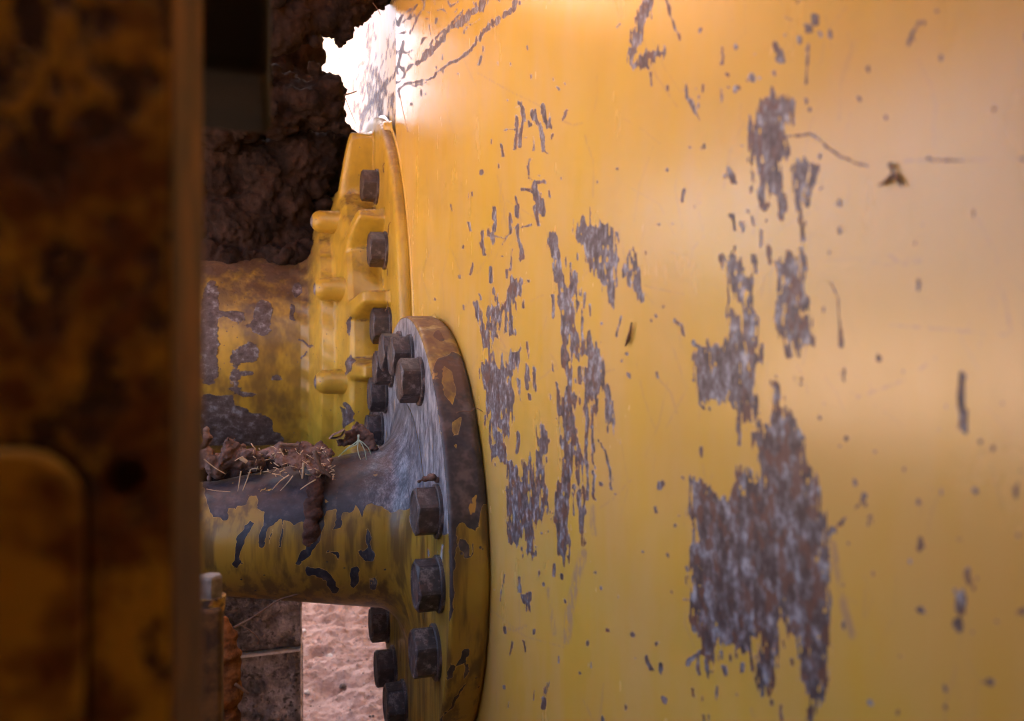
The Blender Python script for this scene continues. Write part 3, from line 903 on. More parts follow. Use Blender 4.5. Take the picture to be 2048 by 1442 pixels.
FC = (0.85, -0.189)       # axle centre (Y, Z)
HC = (1.43, 0.0)          # gear housing centre
for (cy, cz), r in ((HC, 0.4435),):
    me, Pn = lathe('weld_ring', cy, cz, [(P - 0.0002, r + 0.004), (P - 0.0012, r + 0.003), (P - 0.002, r), (P - 0.002, r - 0.01)])
    set_attr(me, 'wear', np.full(len(me.vertices), -0.9)); set_attr(me, 'scuff', np.zeros(len(me.vertices)))
    link('weld_ring', me, M['plate'], plate)
for bx_, by_, br, bl in ((782, 263, 0.0150, 0.013), (868, 672, 0.023, 0.014)):
    c_ = onX(bx_, by_, P)
    me, Pn = lathe('boss', c_.y, c_.z, [(P - 0.0005, br * 1.12), (P - 0.003, br * 1.02), (P - 0.005, br), (P - bl * 0.85, br), (P - bl, br * 0.9), (P - bl, 0.0003)], 60)
    set_attr(me, 'wear', np.full(len(me.vertices), -0.8)); set_attr(me, 'scuff', np.zeros(len(me.vertices)))
    link('boss', me, M['plate'], plate)

# ------------------------------------------------------------------ bolts
def bolt_mesh(af=0.046, h=0.0215, seg=48):
    ap = af / 2
    V, Fc = [], []
    ph = [2 * math.pi * k / seg for k in range(seg)]
    hexr = [ap / math.cos(((p + math.pi / 6) % (math.pi / 3)) - math.pi / 6) for p in ph]
    rows = []
    for which in range(4):
        row = []
        for p, rh in zip(ph, hexr):
            rc = ap * 1.115
            rh2 = min(rh, rc)
            drop = max(0.0, (rh2 - ap * 0.93)) * math.tan(R(32))
            if which == 0: x, r = 0.0, rh2
            elif which == 1: x, r = -(h - drop), rh2
            elif which == 2: x, r = -h, ap * 0.93
            else: x, r = -h + 0.0012, ap * 0.80
            row.append(len(V)); V.append((x, r * math.cos(p), r * math.sin(p)))
        rows.append(row)
    for a, b in zip(rows[:-1], rows[1:]):
        for k in range(seg):
            k2 = (k + 1) % seg
            Fc.append((a[k], a[k2], b[k2], b[k]))
    Fc.append(tuple(rows[-1]))
    Fc.append(tuple(rows[0][::-1]))
    me = mesh('hex_head', V, Fc, False)
    return me


def washer_mesh(ro=0.028, th=0.004, seg=40):
    V, Fc = [], []
    prof = [(0, ro), (-th * 0.8, ro), (-th, ro - 0.001), (-th, 0.012)]
    for x, r in prof:
        for k in range(seg):
            a = 2 * math.pi * k / seg
            V.append((x, r * math.cos(a), r * math.sin(a)))
    for i in range(len(prof) - 1):
        for k in range(seg):
            k2 = (k + 1) % seg
            Fc.append((i * seg + k, i * seg + k2, (i + 1) * seg + k2, (i + 1) * seg + k))
    Fc.append(tuple(3 * seg + k for k in range(seg)))
    return mesh('washer', V, Fc, False)


BM, WM = bolt_mesh(), washer_mesh()
BM.materials.append(M['bolt']); WM.materials.append(M['bolt'])
BM2, WM2 = BM.copy(), WM.copy()
BM2.materials[0] = M['bolt2']; WM2.materials[0] = M['bolt2']


def add_bolt(parent, X, Y, Z, rot, bm_, wm_, s=1.0, wth=0.004):
    b = bpy.data.objects.new('bolt', bm_); COL.objects.link(b)
    b.parent = parent
    b.location = Vector((X - wth * s, Y, Z)) - Vector(parent.location)
    b.rotation_euler = (rot, 0, 0)
    b.scale = (s, s, s)
    w = bpy.data.objects.new('washer', wm_); COL.objects.link(w)
    w.parent = b
    w.location = (wth, 0.0006, -0.0008)
    return b


# ------------------------------------------------------------------ the bolted axle flange
axle = empty('axle_flange', (P, FC[0], FC[1] - 0.235))
tag(axle, 'thick round bolted axle flange and its shaft, paint flaked to dark steel', 'axle flange')

SH_DARK = parse('60 -40 100 200 150 700 190 820 270 960 410 960 420 830 500 840 560 800 610 750 650 690 720 720 725 850 800 850 780 1000 740 1240 780 1240 820 1040 900 1020 950 960 1050 950 1100 990 1180 990 1260 1000 1320 1200 1180 1300 1120 1440 1180 1430 1260 1340 1400 1180 1440 850 1560 850 1540 1080 1600 1060 1630 900 1709 870', 380, 860, 0.187) \
    + parse('712 1012 724 1035 734 1010 749 1008 768 1019 784 1025 812 1019 826 1009 817 1033 822 1058 836 1068 846 1066 850 1066 905 1070', 0, 0, 1) + parse('905 600 900 500 380 500')
SH_X = [parse('590 1000 650 1000 570 1200 500 1400 560 1430 480 1430 500 1250', 380, 860, 0.187)]
SH_L = [(parse('1000 980 990 1100 950 1250', 380, 860, 0.187), 4), (parse('890 1060 850 1230', 380, 860, 0.187), 2.5), (parse('740 1110 735 1060 742 1075', 0, 0, 1), 6), (parse('735 1108 742 1112', 0, 0, 1), 16),
        (parse('722 1105 730 1118', 0, 0, 1), 9), (parse('655 1106 674 1111', 0, 0, 1), 5), (parse('673 1109 674 1112', 0, 0, 1), 9), (parse('710 1140 708 1165', 0, 0, 1), 16), (parse('745 1160 747 1175', 0, 0, 1), 14),
        (parse('470 1130 480 1070 500 1050', 0, 0, 1), 10), (parse('535 1040 525 1090', 0, 0, 1), 7), (parse('620 1140 650 1150 670 1180', 0, 0, 1), 16)]
RIM_DARK = parse('565 340 640 300 720 330 790 430 840 560 880 800 890 1000 900 1290 870 1190 830 1160 812 1230 800 1310 780 1335 740 1310 690 1285 665 1320 662 1500 655 1700 615 1700 600 1442 598 1100 585 800 565 640 520 420', 680, 600, 0.3467)
RIM_PAINT = [parse('600 380 640 410 665 520 652 605 620 570 585 480', 680, 600, 0.3467), parse('645 690 705 675 690 760 655 790', 680, 600, 0.3467), parse('655 830 675 815 668 860', 680, 600, 0.3467),
             parse('720 300 790 420 760 430 735 350', 680, 600, 0.3467)]
RIM_X = [parse('910 255 960 275 975 350 945 390 930 340 905 300', 640, 1000, 0.3066), parse('855 560 875 620 870 700 845 810 830 790 845 680', 640, 1000, 0.3066), parse('850 370 890 380 880 430 870 490 850 500', 640, 1000, 0.3066),
         parse('930 980 970 970 975 1020 930 1080 880 1110 860 1160 820 1180 850 1070 890 1095 930 1040', 640, 1000, 0.3066), parse('845 200 890 240 885 360 860 370 840 300', 640, 1000, 0.3066)]
RIM_L = [(parse('960 1080 940 1200 880 1320 780 1442', 640, 1000, 0.3066), 5), (parse('1000 290 985 370', 640, 1000, 0.3066), 3), (parse('780 1050 760 1200 700 1380', 640, 1000, 0.3066), 4), (parse('565 190 590 230', 680, 600, 0.3467), 14)]
FACE_X = [parse('836 1040 850 1060 860 1120 852 1115 846 1075', 0, 0, 1), parse('800 1060 815 1075 805 1085', 0, 0, 1)]
FACE_L = [(parse('842 1060 838 1105', 0, 0, 1), 5), (parse('852 1070 850 1120', 0, 0, 1), 3), (parse('820 1068 812 1100', 0, 0, 1), 3), (parse('885 1090 882 1130', 0, 0, 1), 3)]


def wear_from(Pn, dark, extra, lines, paint=(), jit=6.0):
    px, py = project(Pn.reshape(-1, 3))
    jx = px + jit * fbm(px / 14, py / 14, 71, 4); jy = py + jit * 1.4 * fbm(px / 14, py / 14, 73, 4)
    d = np.full(px.shape, -30.0)
    for p in dark + extra: d = np.maximum(d, sd_poly(jx, jy, p))
    for p, w in lines: d = np.maximum(d, sd_line(jx, jy, p, w))
    for p in paint: d = np.minimum(d, -sd_poly(jx, jy, p))
    return np.clip(d / 10.0, -1.5, 1.5)


XFACE = 0.140
shaft_prof = [(X, 0.0595) for X in np.linspace(-0.75, -0.06, 60)]
shaft_prof += [(X, 0.0597 + 0.0278 * ((X + 0.06) / 0.164) ** 1.0) for X in np.linspace(-0.057, 0.104, 90)]
for k in range(1, 26):       # fillet
    a = k / 25.0 * math.pi / 2
    shaft_prof.append((0.104 + 0.0355 * math.sin(a), 0.0875 + 0.055 * (1 - math.cos(a))))
me, Pn = lathe('shaft', FC[0], FC[1], shaft_prof, 260)
set_attr(me, 'wear', wear_from(Pn, [SH_DARK], SH_X, SH_L))
link('shaft', me, M['shaft'], axle)
face_prof = [(XFACE - 0.0004 * math.sin(math.pi * k / 30), 0.1425 + (0.2375 - 0.1425) * k / 30) for k in range(31)]
me, Pn = lathe('flange_face', FC[0], FC[1], face_prof, 300)
set_attr(me, 'wear', wear_from(Pn, [SH_DARK + []], FACE_X, FACE_L))
link('flange_face', me, M['face'], axle)
rim_prof = [(XFACE, 0.2375), (XFACE + 0.0012, 0.2392), (XFACE + 0.003, 0.240)] + [(XFACE + 0.003 + 0.026 * k / 12, 0.240) for k in range(1, 13)] + [(0.1715, 0.2392), (0.174, 0.2375), (P - 0.001, 0.236), (P - 0.001, 0.15)]


def rim_r(X, r, ph):
    return r + 0.0007 * np.array([mnoise.noise((X * 60, math.cos(p) * 9, math.sin(p) * 9)) for p in ph])


me, Pn = lathe('flange_rim', FC[0], FC[1], rim_prof, 420, True, rim_r)
set_attr(me, 'wear', wear_from(Pn, [RIM_DARK], RIM_X, RIM_L, RIM_PAINT))
link('flange_rim', me, M['rim'], axle)
rb = 0.2
for i, a in enumerate([57.5, 75.5, 96, 15.5, -3, -22.5, 116, 134, 152, 172, 191, 211, 231, 251, 273]):
    y = FC[0] - rb * math.cos(R(a)); z = FC[1] + rb * math.sin(R(a))
    add_bolt(axle, XFACE - 0.0003, y, z, R([4, 22, 40, 11, 35, 2, 17, 50, 28, 9][i % 10]), BM if i % 3 else BM2, WM if i % 3 else WM2, random.uniform(0.875, 0.925))

# ------------------------------------------------------------------ the gear housing
hous = empty('gear_housing', (P, HC[0], HC[1] - 0.43))
tag(hous, 'cast yellow gear housing with ribbed bolt pockets behind the axle flange', 'gear housing')
ribs = [-2.4, 14, 36, 66, 88, 110, 132, 154, 176, 198, 220, 242, 264, 286, 308, 334]
hbolts = [52, 27.5, 8, -15, 76, 99, 121, 143, 165, 187, 209, 231, 253, 275, 297, 321]
prof0 = [(-0.55, 0.21), (-0.3, 0.21), (-0.1, 0.209), (-0.02, 0.207), (0.02, 0.205), (0.038, 0.205), (0.05, 0.21), (0.058, 0.225), (0.064, 0.242), (0.069, 0.25), (0.078, 0.2535), (0.086, 0.256), (0.0905, 0.262), (0.0945, 0.278), (0.099, 0.296), (0.104, 0.308), (0.111, 0.3155), (0.125, 0.318), (0.150, 0.319), (0.1555, 0.321), (0.1572, 0.328)]
pX = np.array([p[0] for p in prof0]); pR = np.array([p[1] for p in prof0])
Xs = np.concatenate([np.linspace(-0.55, 0.02, 30), np.linspace(0.022, 0.1565, 110)])


def sstep(x, a, b):
    t_ = np.clip((x - a) / (b - a), 0, 1)
    return t_ * t_ * (3 - 2 * t_)


def hr(X, r, ph):
    deg = np.degrees(ph)
    out = np.full(ph.shape, float(np.interp(X, pX, pR)))
    if X > 0.09:
        for rb_ in ribs:
            d = np.abs((deg - rb_ + 180) % 360 - 180)
            wdt = 0.9 + 0.4 * sstep(X, 0.1, 0.15)
            prof = 1 - sstep(d, wdt, wdt + 2.2)
            hgt = (0.100 if rb_ in (66, 88) else 0.060) * sstep(X, 0.098, 0.121) ** 0.8
            # a heavier lump at the crown of every second rib
            out = np.maximum(out, np.interp(X, pX, pR) + hgt * prof)
        # the pocket floor dips slightly between ribs
    out = out + 0.0012 * np.sin(ph * 37 + X * 90) * sstep(X, 0.0, 0.05)
    return out


me, Pn = lathe('housing_body', HC[0], HC[1], [(float(x), 0.0) for x in Xs], 900, True, hr)
HB_X = [parse('480 400 525 400 520 470 500 570 550 590 510 610 450 650 430 730 400 790 380 800 330 760 370 690 410 620 380 570 420 490', 380, 480, 0.3052),
        parse('480 810 550 820 570 920 530 920 490 880', 380, 480, 0.3052), parse('180 460 330 460 320 540 280 590 230 530', 380, 480, 0.3052), parse('600 920 615 925 625 1040 600 1130 590 1060', 380, 480, 0.3052),
        parse('100 1000 250 1020 300 1100 440 1130 520 1160 550 1240 600 1310 560 1340 100 1340', 380, 480, 0.3052), parse('250 650 300 700 310 800 300 1100 240 1050 260 800', 380, 480, 0.3052),
        parse('1050 480 1070 500 1060 600 1040 640 1030 540', 380, 480, 0.3052), parse('1015 800 1060 760 1100 800 1060 830 1030 870 1010 940', 380, 480, 0.3052), parse('985 1100 1050 1120 1080 1180 1000 1230', 380, 480, 0.3052),
        parse('670 290 720 280 730 340 690 380 665 330', 380, 480, 0.3052), parse('655 420 690 430 685 540 650 520', 380, 480, 0.3052)]
HB_L = [(parse('720 650 800 700', 380, 480, 0.3052), 5), (parse('765 735 730 780', 380, 480, 0.3052), 3), (parse('590 355 690 310', 380, 480, 0.3052), 3), (parse('1020 1080 1060 1140', 380, 480, 0.3052), 9), (parse('340 820 410 900', 380, 480, 0.3052), 6),
        (parse('395 1020 425 1020', 380, 480, 0.3052), 10), (parse('120 300 130 600 120 900', 380, 480, 0.3052), 20), (parse('530 775 535 776', 380, 480, 0.3052), 7)]
wv = wear_from(Pn, [], HB_X, HB_L)
set_attr(me, 'wear', np.maximum(wv, -0.42))
link('housing_body', me, M['cast'], hous)
rimp = [(0.1562, 0.30), (0.1566, 0.36), (0.157, 0.41), (0.1575, 0.430), (0.1585, 0.437), (0.161, 0.4415), (0.165, 0.4435), (0.172, 0.4435), (0.1752, 0.442), (P - 0.0005, 0.439)]
me, Pn = lathe('housing_rim', HC[0], HC[1], rimp, 400)
set_attr(me, 'wear', np.full(len(me.vertices), -0.45))
link('housing_rim', me, M['cast'], hous)


def lug_mesh(r=0.0185, L=0.046):
    V, Fc = [], []
    prof = [(0.012, r * 1.25), (0.004, r * 1.12), (-0.004, r * 1.02), (-L * 0.35, r), (-L * 0.62, r * 0.985)]
    for k in range(1, 8):
        a = k / 8 * math.pi / 2
        prof.append((-L * 0.62 - (L * 0.38) * math.sin(a), r * 0.985 * math.cos(a)))
    seg = 36
    for x, rr in prof:
        for k in range(seg):
            an = 2 * math.pi * k / seg
            V.append((x, rr * math.cos(an), rr * math.sin(an)))
    for i in range(len(prof) - 1):
        for k in range(seg):
            k2 = (k + 1) % seg
            Fc.append((i * seg + k, i * seg + k2, (i + 1) * seg + k2, (i + 1) * seg + k))
    Fc.append(tuple((len(prof) - 1) * seg + k for k in range(seg)))
    m_ = mesh('lug', V, Fc, True)
    set_attr(m_, 'wear', [-0.42 + (0.5 if v[0] < -L * 0.9 else 0) for v in V])
    m_.materials.append(M['lug'])
    return m_


LM = lug_mesh()
for a in [54.5, 22.8, -6.5, 84, 113, 143, 172, 202, 231, 261, 290, 322]:
    o = bpy.data.objects.new('lug', LM); COL.objects.link(o); o.parent = hous
    rr = 0.283
    o.location = Vector((0.1, HC[0] - rr * math.cos(R(a)), HC[1] + rr * math.sin(R(a)))) - Vector(hous.location)
for i, a in enumerate(hbolts):
    y = HC[0] - 0.358 * math.cos(R(a)); z = HC[1] + 0.358 * math.sin(R(a))
    add_bolt(hous, 0.1568, y, z, R([30, 8, 2, 20, 44][i % 5]), BM2 if a > 20 else BM, WM2 if a > 20 else WM, 1.02)
# a shallow round boss low on the barrel
me, _ = lathe('boss', 0, 0, [(0.0, 0.026), (-0.003, 0.0255), (-0.006, 0.023), (-0.008, 0.018), (-0.009, 0.0005)], 40)
set_attr(me, 'wear', np.full(len(me.vertices), -0.5)); me.materials.append(M['cast'])
o = bpy.data.objects.new('boss', me); COL.objects.link(o); o.parent = hous
pb = onY(640, 852, HC[0] - 0.168)
o.location = pb - Vector(hous.location); o.rotation_euler = (0, 0, R(90))

# ------------------------------------------------------------------ soil
def ico():
    bm = bmesh.new(); bmesh.ops.create_icosphere(bm, subdivisions=2, radius=1.0)
    bm.verts.ensure_lookup_table()
    v = np.array([tuple(q.co) for q in bm.verts]); f = np.array([[q.index for q in p.verts] for p in bm.faces])
    bm.free()
    return v, f


ICO = ico()


def clump(name, spheres, voxel, disp, mat, seed=0, fine=1.0, squash=(1, 1, 1)):
    """irregular lumps grown together into one soil body"""
    rr = random.Random(seed)
    tv, tf = ICO
    VV, FF = [], []
    for i_, (c, r) in enumerate(spheres):
        m_ = Matrix.Rotation(rr.uniform(0, 6.28), 3, Vector((rr.random(), rr.random(), rr.random() + 0.1)).normalized()) @ Matrix.Diagonal((r * rr.uniform(0.8, 1.25), r * rr.uniform(0.6, 1.15), r * rr.uniform(0.55, 1.1)))
        VV.append(tv @ np.array(m_).T + np.array(c)); FF.append(tf + i_ * len(tv))
    VV = np.concatenate(VV); FF = np.concatenate(FF)
    me = bpy.data.meshes.new(name)
    me.vertices.add(len(VV)); me.vertices.foreach_set('co', VV.astype(np.float32).ravel())
    me.loops.add(FF.size); me.loops.foreach_set('vertex_index', FF.astype(np.int32).ravel())
    me.polygons.add(len(FF)); me.polygons.foreach_set('loop_start', np.arange(0, FF.size, 3, dtype=np.int32))
    me.update(calc_edges=True)
    o = bpy.data.objects.new(name, me); COL.objects.link(o)
    md = o.modifiers.new('r', 'REMESH'); md.mode = 'VOXEL'; md.voxel_size = voxel
    dg = bpy.context.evaluated_depsgraph_get()
    me2 = bpy.data.meshes.new_from_object(o.evaluated_get(dg))
    bpy.data.objects.remove(o); bpy.data.meshes.remove(me)
    n = len(me2.vertices)
    ed = np.zeros(len(me2.edges) * 2, np.int32); me2.edges.foreach_get('vertices', ed); ed = ed.reshape(-1, 2)
    lab = np.arange(n)
    while True:                                   # spread the smallest index through every piece
        new = lab.copy()
        np.minimum.at(new, ed[:, 0], lab[ed[:, 1]]); np.minimum.at(new, ed[:, 1], lab[ed[:, 0]])
        new = new[new]
        if (new == lab).all(): break
        lab = new
    ids, cnt = np.unique(lab, return_counts=True)
    if len(ids) > 1:
        keep = lab == ids[cnt.argmax()]
        bm = bmesh.new(); bm.from_mesh(me2); bm.verts.ensure_lookup_table()
        bmesh.ops.delete(bm, geom=[bm.verts[int(i)] for i in np.where(~keep)[0]], context='VERTS')
        bm.to_mesh(me2); bm.free()
        n = len(me2.vertices)
    co = np.zeros(n * 3, np.float32); me2.vertices.foreach_get('co', co); co = co.reshape(-1, 3)
    no = np.zeros(n * 3, np.float32); me2.vertices.foreach_get('normal', no); no = no.reshape(-1, 3)
    q = co.astype(float) + np.array([seed * 1.37, seed * 2.1, 0.3])
    warp = np.stack([vnoise3(q * 20, seed + 5), vnoise3(q * 20, seed + 6), vnoise3(q * 20, seed + 7)], -1)
    qw = q + warp * 0.03
    crack = np.abs(vnoise3(qw * 22, seed + 1))                 # zero along winding cracks
    crack2 = np.abs(vnoise3(qw * 55, seed + 2))
    h = vnoise3(q * 9, seed) * 0.9 + np.minimum(crack, 0.16) * 3.6 + np.minimum(crack2, 0.14) * 2.0 * fine
    h = h + vnoise3(q * 130, seed + 3) * 0.5 * fine + vnoise3(q * 290, seed + 4) * 0.4 * fine - 0.55
    co2 = co + no * (h * disp)[:, None]
    me2.vertices.foreach_set('co', co2.astype(np.float32).ravel())
    me2.polygons.foreach_set('use_smooth', [True] * len(me2.polygons))
    me2.update()
    me2.materials.clear(); me2.materials.append(mat)
    ob = bpy.data.objects.new(name, me2); COL.objects.link(ob)
    return ob


def px_spheres(lst, Y):
    out = []
    for it in lst:
        x, y, r = it[:3]
        yy = Y + (it[3] if len(it) > 3 else 0)
        c = onY(x, y, yy)
        out.append((c, r * (c.dot(Vector(FW))) / F))
    return out


def crumbs(base, n, rmin, rmax, seed):
    rr = random.Random(seed)
    out = list(base)
    for i in range(n):
        c, r = rr.choice(base)
        d = Vector((rr.gauss(0, 1), rr.gauss(0, 1), rr.gauss(0, 1))).normalized()
        out.append((c + d * r * rr.uniform(0.75, 1.15), rr.uniform(rmin, rmax) * r))
    return out


# upper clod, hanging across the slot
s = px_spheres([(560, -30, 80), (640, -20, 70), (690, -10, 62), (725, -40, 58), (752, -60, 66), (600, 20, 60), (655, 20, 52), (678, 45, 30), (560, 40, 70), (480, 10, 90), (420, 20, 90), (620, -110, 90), (700, -120, 90), (690, 62, 14), (745, -5, 24), (330, 10, 100), (230, 0, 110), (120, 0, 110)], 1.22)
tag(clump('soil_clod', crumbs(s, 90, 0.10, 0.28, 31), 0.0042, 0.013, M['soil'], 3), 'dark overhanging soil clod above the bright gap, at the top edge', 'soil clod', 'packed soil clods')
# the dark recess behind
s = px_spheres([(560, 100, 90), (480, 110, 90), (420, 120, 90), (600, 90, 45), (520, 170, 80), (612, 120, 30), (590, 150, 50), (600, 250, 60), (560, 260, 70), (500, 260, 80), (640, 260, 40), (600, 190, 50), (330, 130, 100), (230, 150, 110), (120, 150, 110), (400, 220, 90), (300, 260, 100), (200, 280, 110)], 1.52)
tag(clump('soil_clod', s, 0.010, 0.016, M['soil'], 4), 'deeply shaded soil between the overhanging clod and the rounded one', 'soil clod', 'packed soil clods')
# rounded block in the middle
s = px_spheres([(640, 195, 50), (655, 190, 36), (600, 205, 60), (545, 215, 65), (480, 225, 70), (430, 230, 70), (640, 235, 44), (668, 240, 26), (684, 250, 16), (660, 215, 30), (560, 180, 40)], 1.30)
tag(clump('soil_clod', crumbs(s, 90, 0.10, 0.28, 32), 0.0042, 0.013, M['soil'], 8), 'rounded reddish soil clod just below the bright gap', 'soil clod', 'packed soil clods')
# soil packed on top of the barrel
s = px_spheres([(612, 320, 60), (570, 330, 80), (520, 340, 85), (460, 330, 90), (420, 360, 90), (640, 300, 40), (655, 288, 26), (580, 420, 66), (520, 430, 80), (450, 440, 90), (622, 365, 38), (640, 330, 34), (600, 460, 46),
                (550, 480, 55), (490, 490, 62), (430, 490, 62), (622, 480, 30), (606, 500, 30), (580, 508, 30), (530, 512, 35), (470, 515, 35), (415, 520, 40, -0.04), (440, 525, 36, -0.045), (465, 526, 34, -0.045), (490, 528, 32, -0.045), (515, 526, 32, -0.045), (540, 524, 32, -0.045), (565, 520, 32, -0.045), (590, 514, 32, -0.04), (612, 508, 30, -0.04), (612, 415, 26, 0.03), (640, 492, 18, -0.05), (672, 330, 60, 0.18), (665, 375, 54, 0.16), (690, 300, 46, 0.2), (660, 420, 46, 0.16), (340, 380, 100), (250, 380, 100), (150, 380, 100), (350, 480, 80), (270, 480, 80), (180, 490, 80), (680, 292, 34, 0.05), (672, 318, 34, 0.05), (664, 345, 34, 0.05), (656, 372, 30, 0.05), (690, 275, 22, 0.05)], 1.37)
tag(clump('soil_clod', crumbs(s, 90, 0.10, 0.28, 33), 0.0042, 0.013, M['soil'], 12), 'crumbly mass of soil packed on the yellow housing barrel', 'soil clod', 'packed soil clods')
s = px_spheres([(400, 945, 40), (440, 945, 36), (480, 945, 32), (520, 940, 26), (560, 935, 20)], 1.10)
tag(clump('soil_clod', crumbs(s, 60, 0.1, 0.25, 35), 0.0042, 0.010, M['soil'], 14), 'shadowy soil bridging the barrel and the axle shaft by the frame', 'soil clod', 'packed soil clods')
# crumbs along the top of the shaft
SY = 0.845
rq = random.Random(77)
lst = []
for k in range(60):
    x = 488 + k * 3.0
    lst.append((x, 908 - 14 * math.sin(max(0, k - 8) / 52 * math.pi) + rq.gauss(0, 3), rq.uniform(7, 12), -0.02))
for k in range(150):
    u = rq.random(); x = 545 + 115 * u + rq.gauss(0, 4)
    v = rq.random() * (0.35 + 0.65 * u ** 0.6)
    lst.append((x, 900 + 52 * v, rq.uniform(5, 10), -0.025 - 0.040 * v))
s = px_spheres(lst, SY)
tag(clump('soil_heap', crumbs(s, 420, 0.18, 0.45, 1), 0.0011, 0.0034, M['soil_l'], 21), 'crumbly heap of dry soil lying on top of the axle shaft', 'soil heap')
s = px_spheres([(634 - 0.11 * (k * 7) + 3 * math.sin(k * 1.3), 955 + k * 7, 15 + 3 * math.sin(k * 0.9), [0.022, 0.014, 0.008, 0.004, 0.002, 0, 0, 0, 0, -0.001, -0.001, -0.001, -0.001, -0.001, 0, 0, 0, 0.001, 0.001, 0.002, 0.003][k]) for k in range(21)], 0.777)
tag(clump('mud_run', crumbs(s, 90, 0.08, 0.2, 4), 0.0013, 0.0026, M['mud'], 23), 'tongue of dried mud running down the front of the axle shaft', 'mud')
s = px_spheres([(455, 908, 26), (462, 892, 17), (450, 922, 26), (478, 916, 22), (430, 930, 30), (412, 910, 22), (496, 916, 17), (415, 948, 30, 0.03), (450, 945, 28, 0.03), (480, 940, 24, 0.03), (395, 950, 28, 0.03), (510, 925, 18)], SY)
tag(clump('soil_lump', crumbs(s, 160, 0.07, 0.26, 2), 0.0013, 0.005, M['soil_l'], 25), 'pinkish lump of soil on the shaft beside the dark frame', 'soil lump', 'small soil lumps')
s = px_spheres([(413, 860, 9), (416, 875, 11), (408, 890, 14), (420, 880, 5)], SY - 0.1)
tag(clump('soil_lump', s, 0.0018, 0.004, M['soil_l'], 26), 'small crumbly soil lump clinging to the dark frame edge', 'soil lump', 'small soil lumps')
s = px_spheres([(706, 868, 13), (716, 858, 12), (725, 868, 12), (735, 876, 13), (745, 888, 12), (750, 895, 10), (700, 880, 12), (690, 885, 9), (680, 884, 8), (735, 890, 12)], SY)
tag(clump('soil_lump', crumbs(s, 200, 0.10, 0.3, 3), 0.0012, 0.0045, M['soil_l'], 27), 'soil lump beside the curled leaf, wedged below the bolts', 'soil lump', 'small soil lumps')
s = px_spheres([(720, 292, 8), (742, 296, 9), (755, 300, 6)], 1.03)
# mud stuck on one of the bolts
s = px_spheres([(850, 958, 8), (862, 954, 10), (874, 960, 7), (838, 963, 5)], 0.655)
tag(clump('mud_cake', s, 0.0012, 0.0025, M['soil_l'], 29), 'crumb of mud sitting on a near bolt of the axle flange', 'mud')
# orange soil at lower left
s = px_spheres([(448 + 6 * math.sin(k * 0.35), 1240 + k * 18, min(34, 14 + k * 2.5)) for k in range(90)], 0.70)
tag(clump('soil_bank', crumbs(s, 300, 0.06, 0.16, 9), 0.0020, 0.0028, M['soil_o'], 31), 'grainy orange soil caked upright beside the bolted post', 'soil')

# ------------------------------------------------------------------ the left frame
frame = empty('frame_beam', (-0.12, 0.14, -0.4))
tag(frame, 'dark chipped yellow frame beam, blurred along the whole left edge', 'frame beam')
XS = -0.0148
YFR = 0.122
Xg = np.linspace(-0.30, XS, 90); Zg = np.linspace(-0.34, 0.26, 160)


def beam_mesh():
    bm = bmesh.new()
    me = bevel_box('beam', (-0.30, YFR, -0.75), (XS, 0.172, 0.30), 0.0012, 3)
    return me


me = beam_mesh()
cut = bpy.data.meshes.new('cut')
bm = bmesh.new()
hp = onY(250, 955, YFR)
bmesh.ops.create_cone(bm, cap_ends=True, segments=32, radius1=0.0022, radius2=0.0042, depth=0.010, matrix=Matrix.Translation(hp) @ Matrix.Rotation(R(90), 4, 'X'))
bm.to_mesh(cut); bm.free()
ob = bpy.data.objects.new('beam', me); COL.objects.link(ob)
oc = bpy.data.objects.new('cut', cut); COL.objects.link(oc)
md = ob.modifiers.new('b', 'BOOLEAN'); md.object = oc; md.operation = 'DIFFERENCE'; md.solver = 'EXACT'
me2 = bpy.data.meshes.new_from_object(ob.evaluated_get(bpy.context.evaluated_depsgraph_get()))
bpy.data.objects.remove(ob); bpy.data.objects.remove(oc)
me2.materials.clear()
me2.materials.append(M['frame']); me2.materials.append(simple('shaded_frame_edge', (0.05, 0.020, 0.009), (0.17, 0.066, 0.016), 45, 0.8))
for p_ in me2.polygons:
    if p_.normal.x > 0.7: p_.material_index = 1  # side faces coloured darker in place of shade
set_attr(me2, 'wear', np.zeros(len(me2.vertices)))
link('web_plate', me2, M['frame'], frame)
# raised cover with a rounded corner, lower left
c0 = onY(172, 1000, YFR); c1 = onY(60, 895, YFR)
zc = c1.z; xr = c0.x
rad = 0.0085
out = [(xr, -0.30)] + [(xr - rad + rad * math.cos(a), zc - rad + rad * math.sin(a)) for a in np.linspace(0, math.pi / 2, 14)] + [(-0.16, zc), (-0.16, -0.30)]
V, Fc = [], []
for yy, ins in ((YFR + 0.001, 0.0), (YFR - 0.0016, 0.0), (YFR - 0.0022, 0.0007)):
    for (x, z) in out: V.append((x - ins, yy, z - ins))
n = len(out)
for k in range(2):
    for i in range(n):
        j = (i + 1) % n
        Fc.append((k * n + i, k * n + j, (k + 1) * n + j, (k + 1) * n + i))
Fc.append(tuple(2 * n + i for i in range(n)))
gk = [(x + 0.0006, z + 0.0006) for (x, z) in out]
gv = [(x, yy, z) for yy in (YFR + 0.0005, YFR - 0.0007) for (x, z) in gk]
gf = [(i, (i + 1) % n, n + (i + 1) % n, n + i) for i in range(n)] + [tuple(n + i for i in range(n))]
gme = mesh('dark_outline', gv, gf)
link('cover_outline', gme, M['black'], frame)  # dark strip added to draw the cover's outline
me = mesh('cover', V, Fc)
set_attr(me, 'wear', np.full(len(V), -0.25))
link('cover_plate', me, M['frame'], frame)
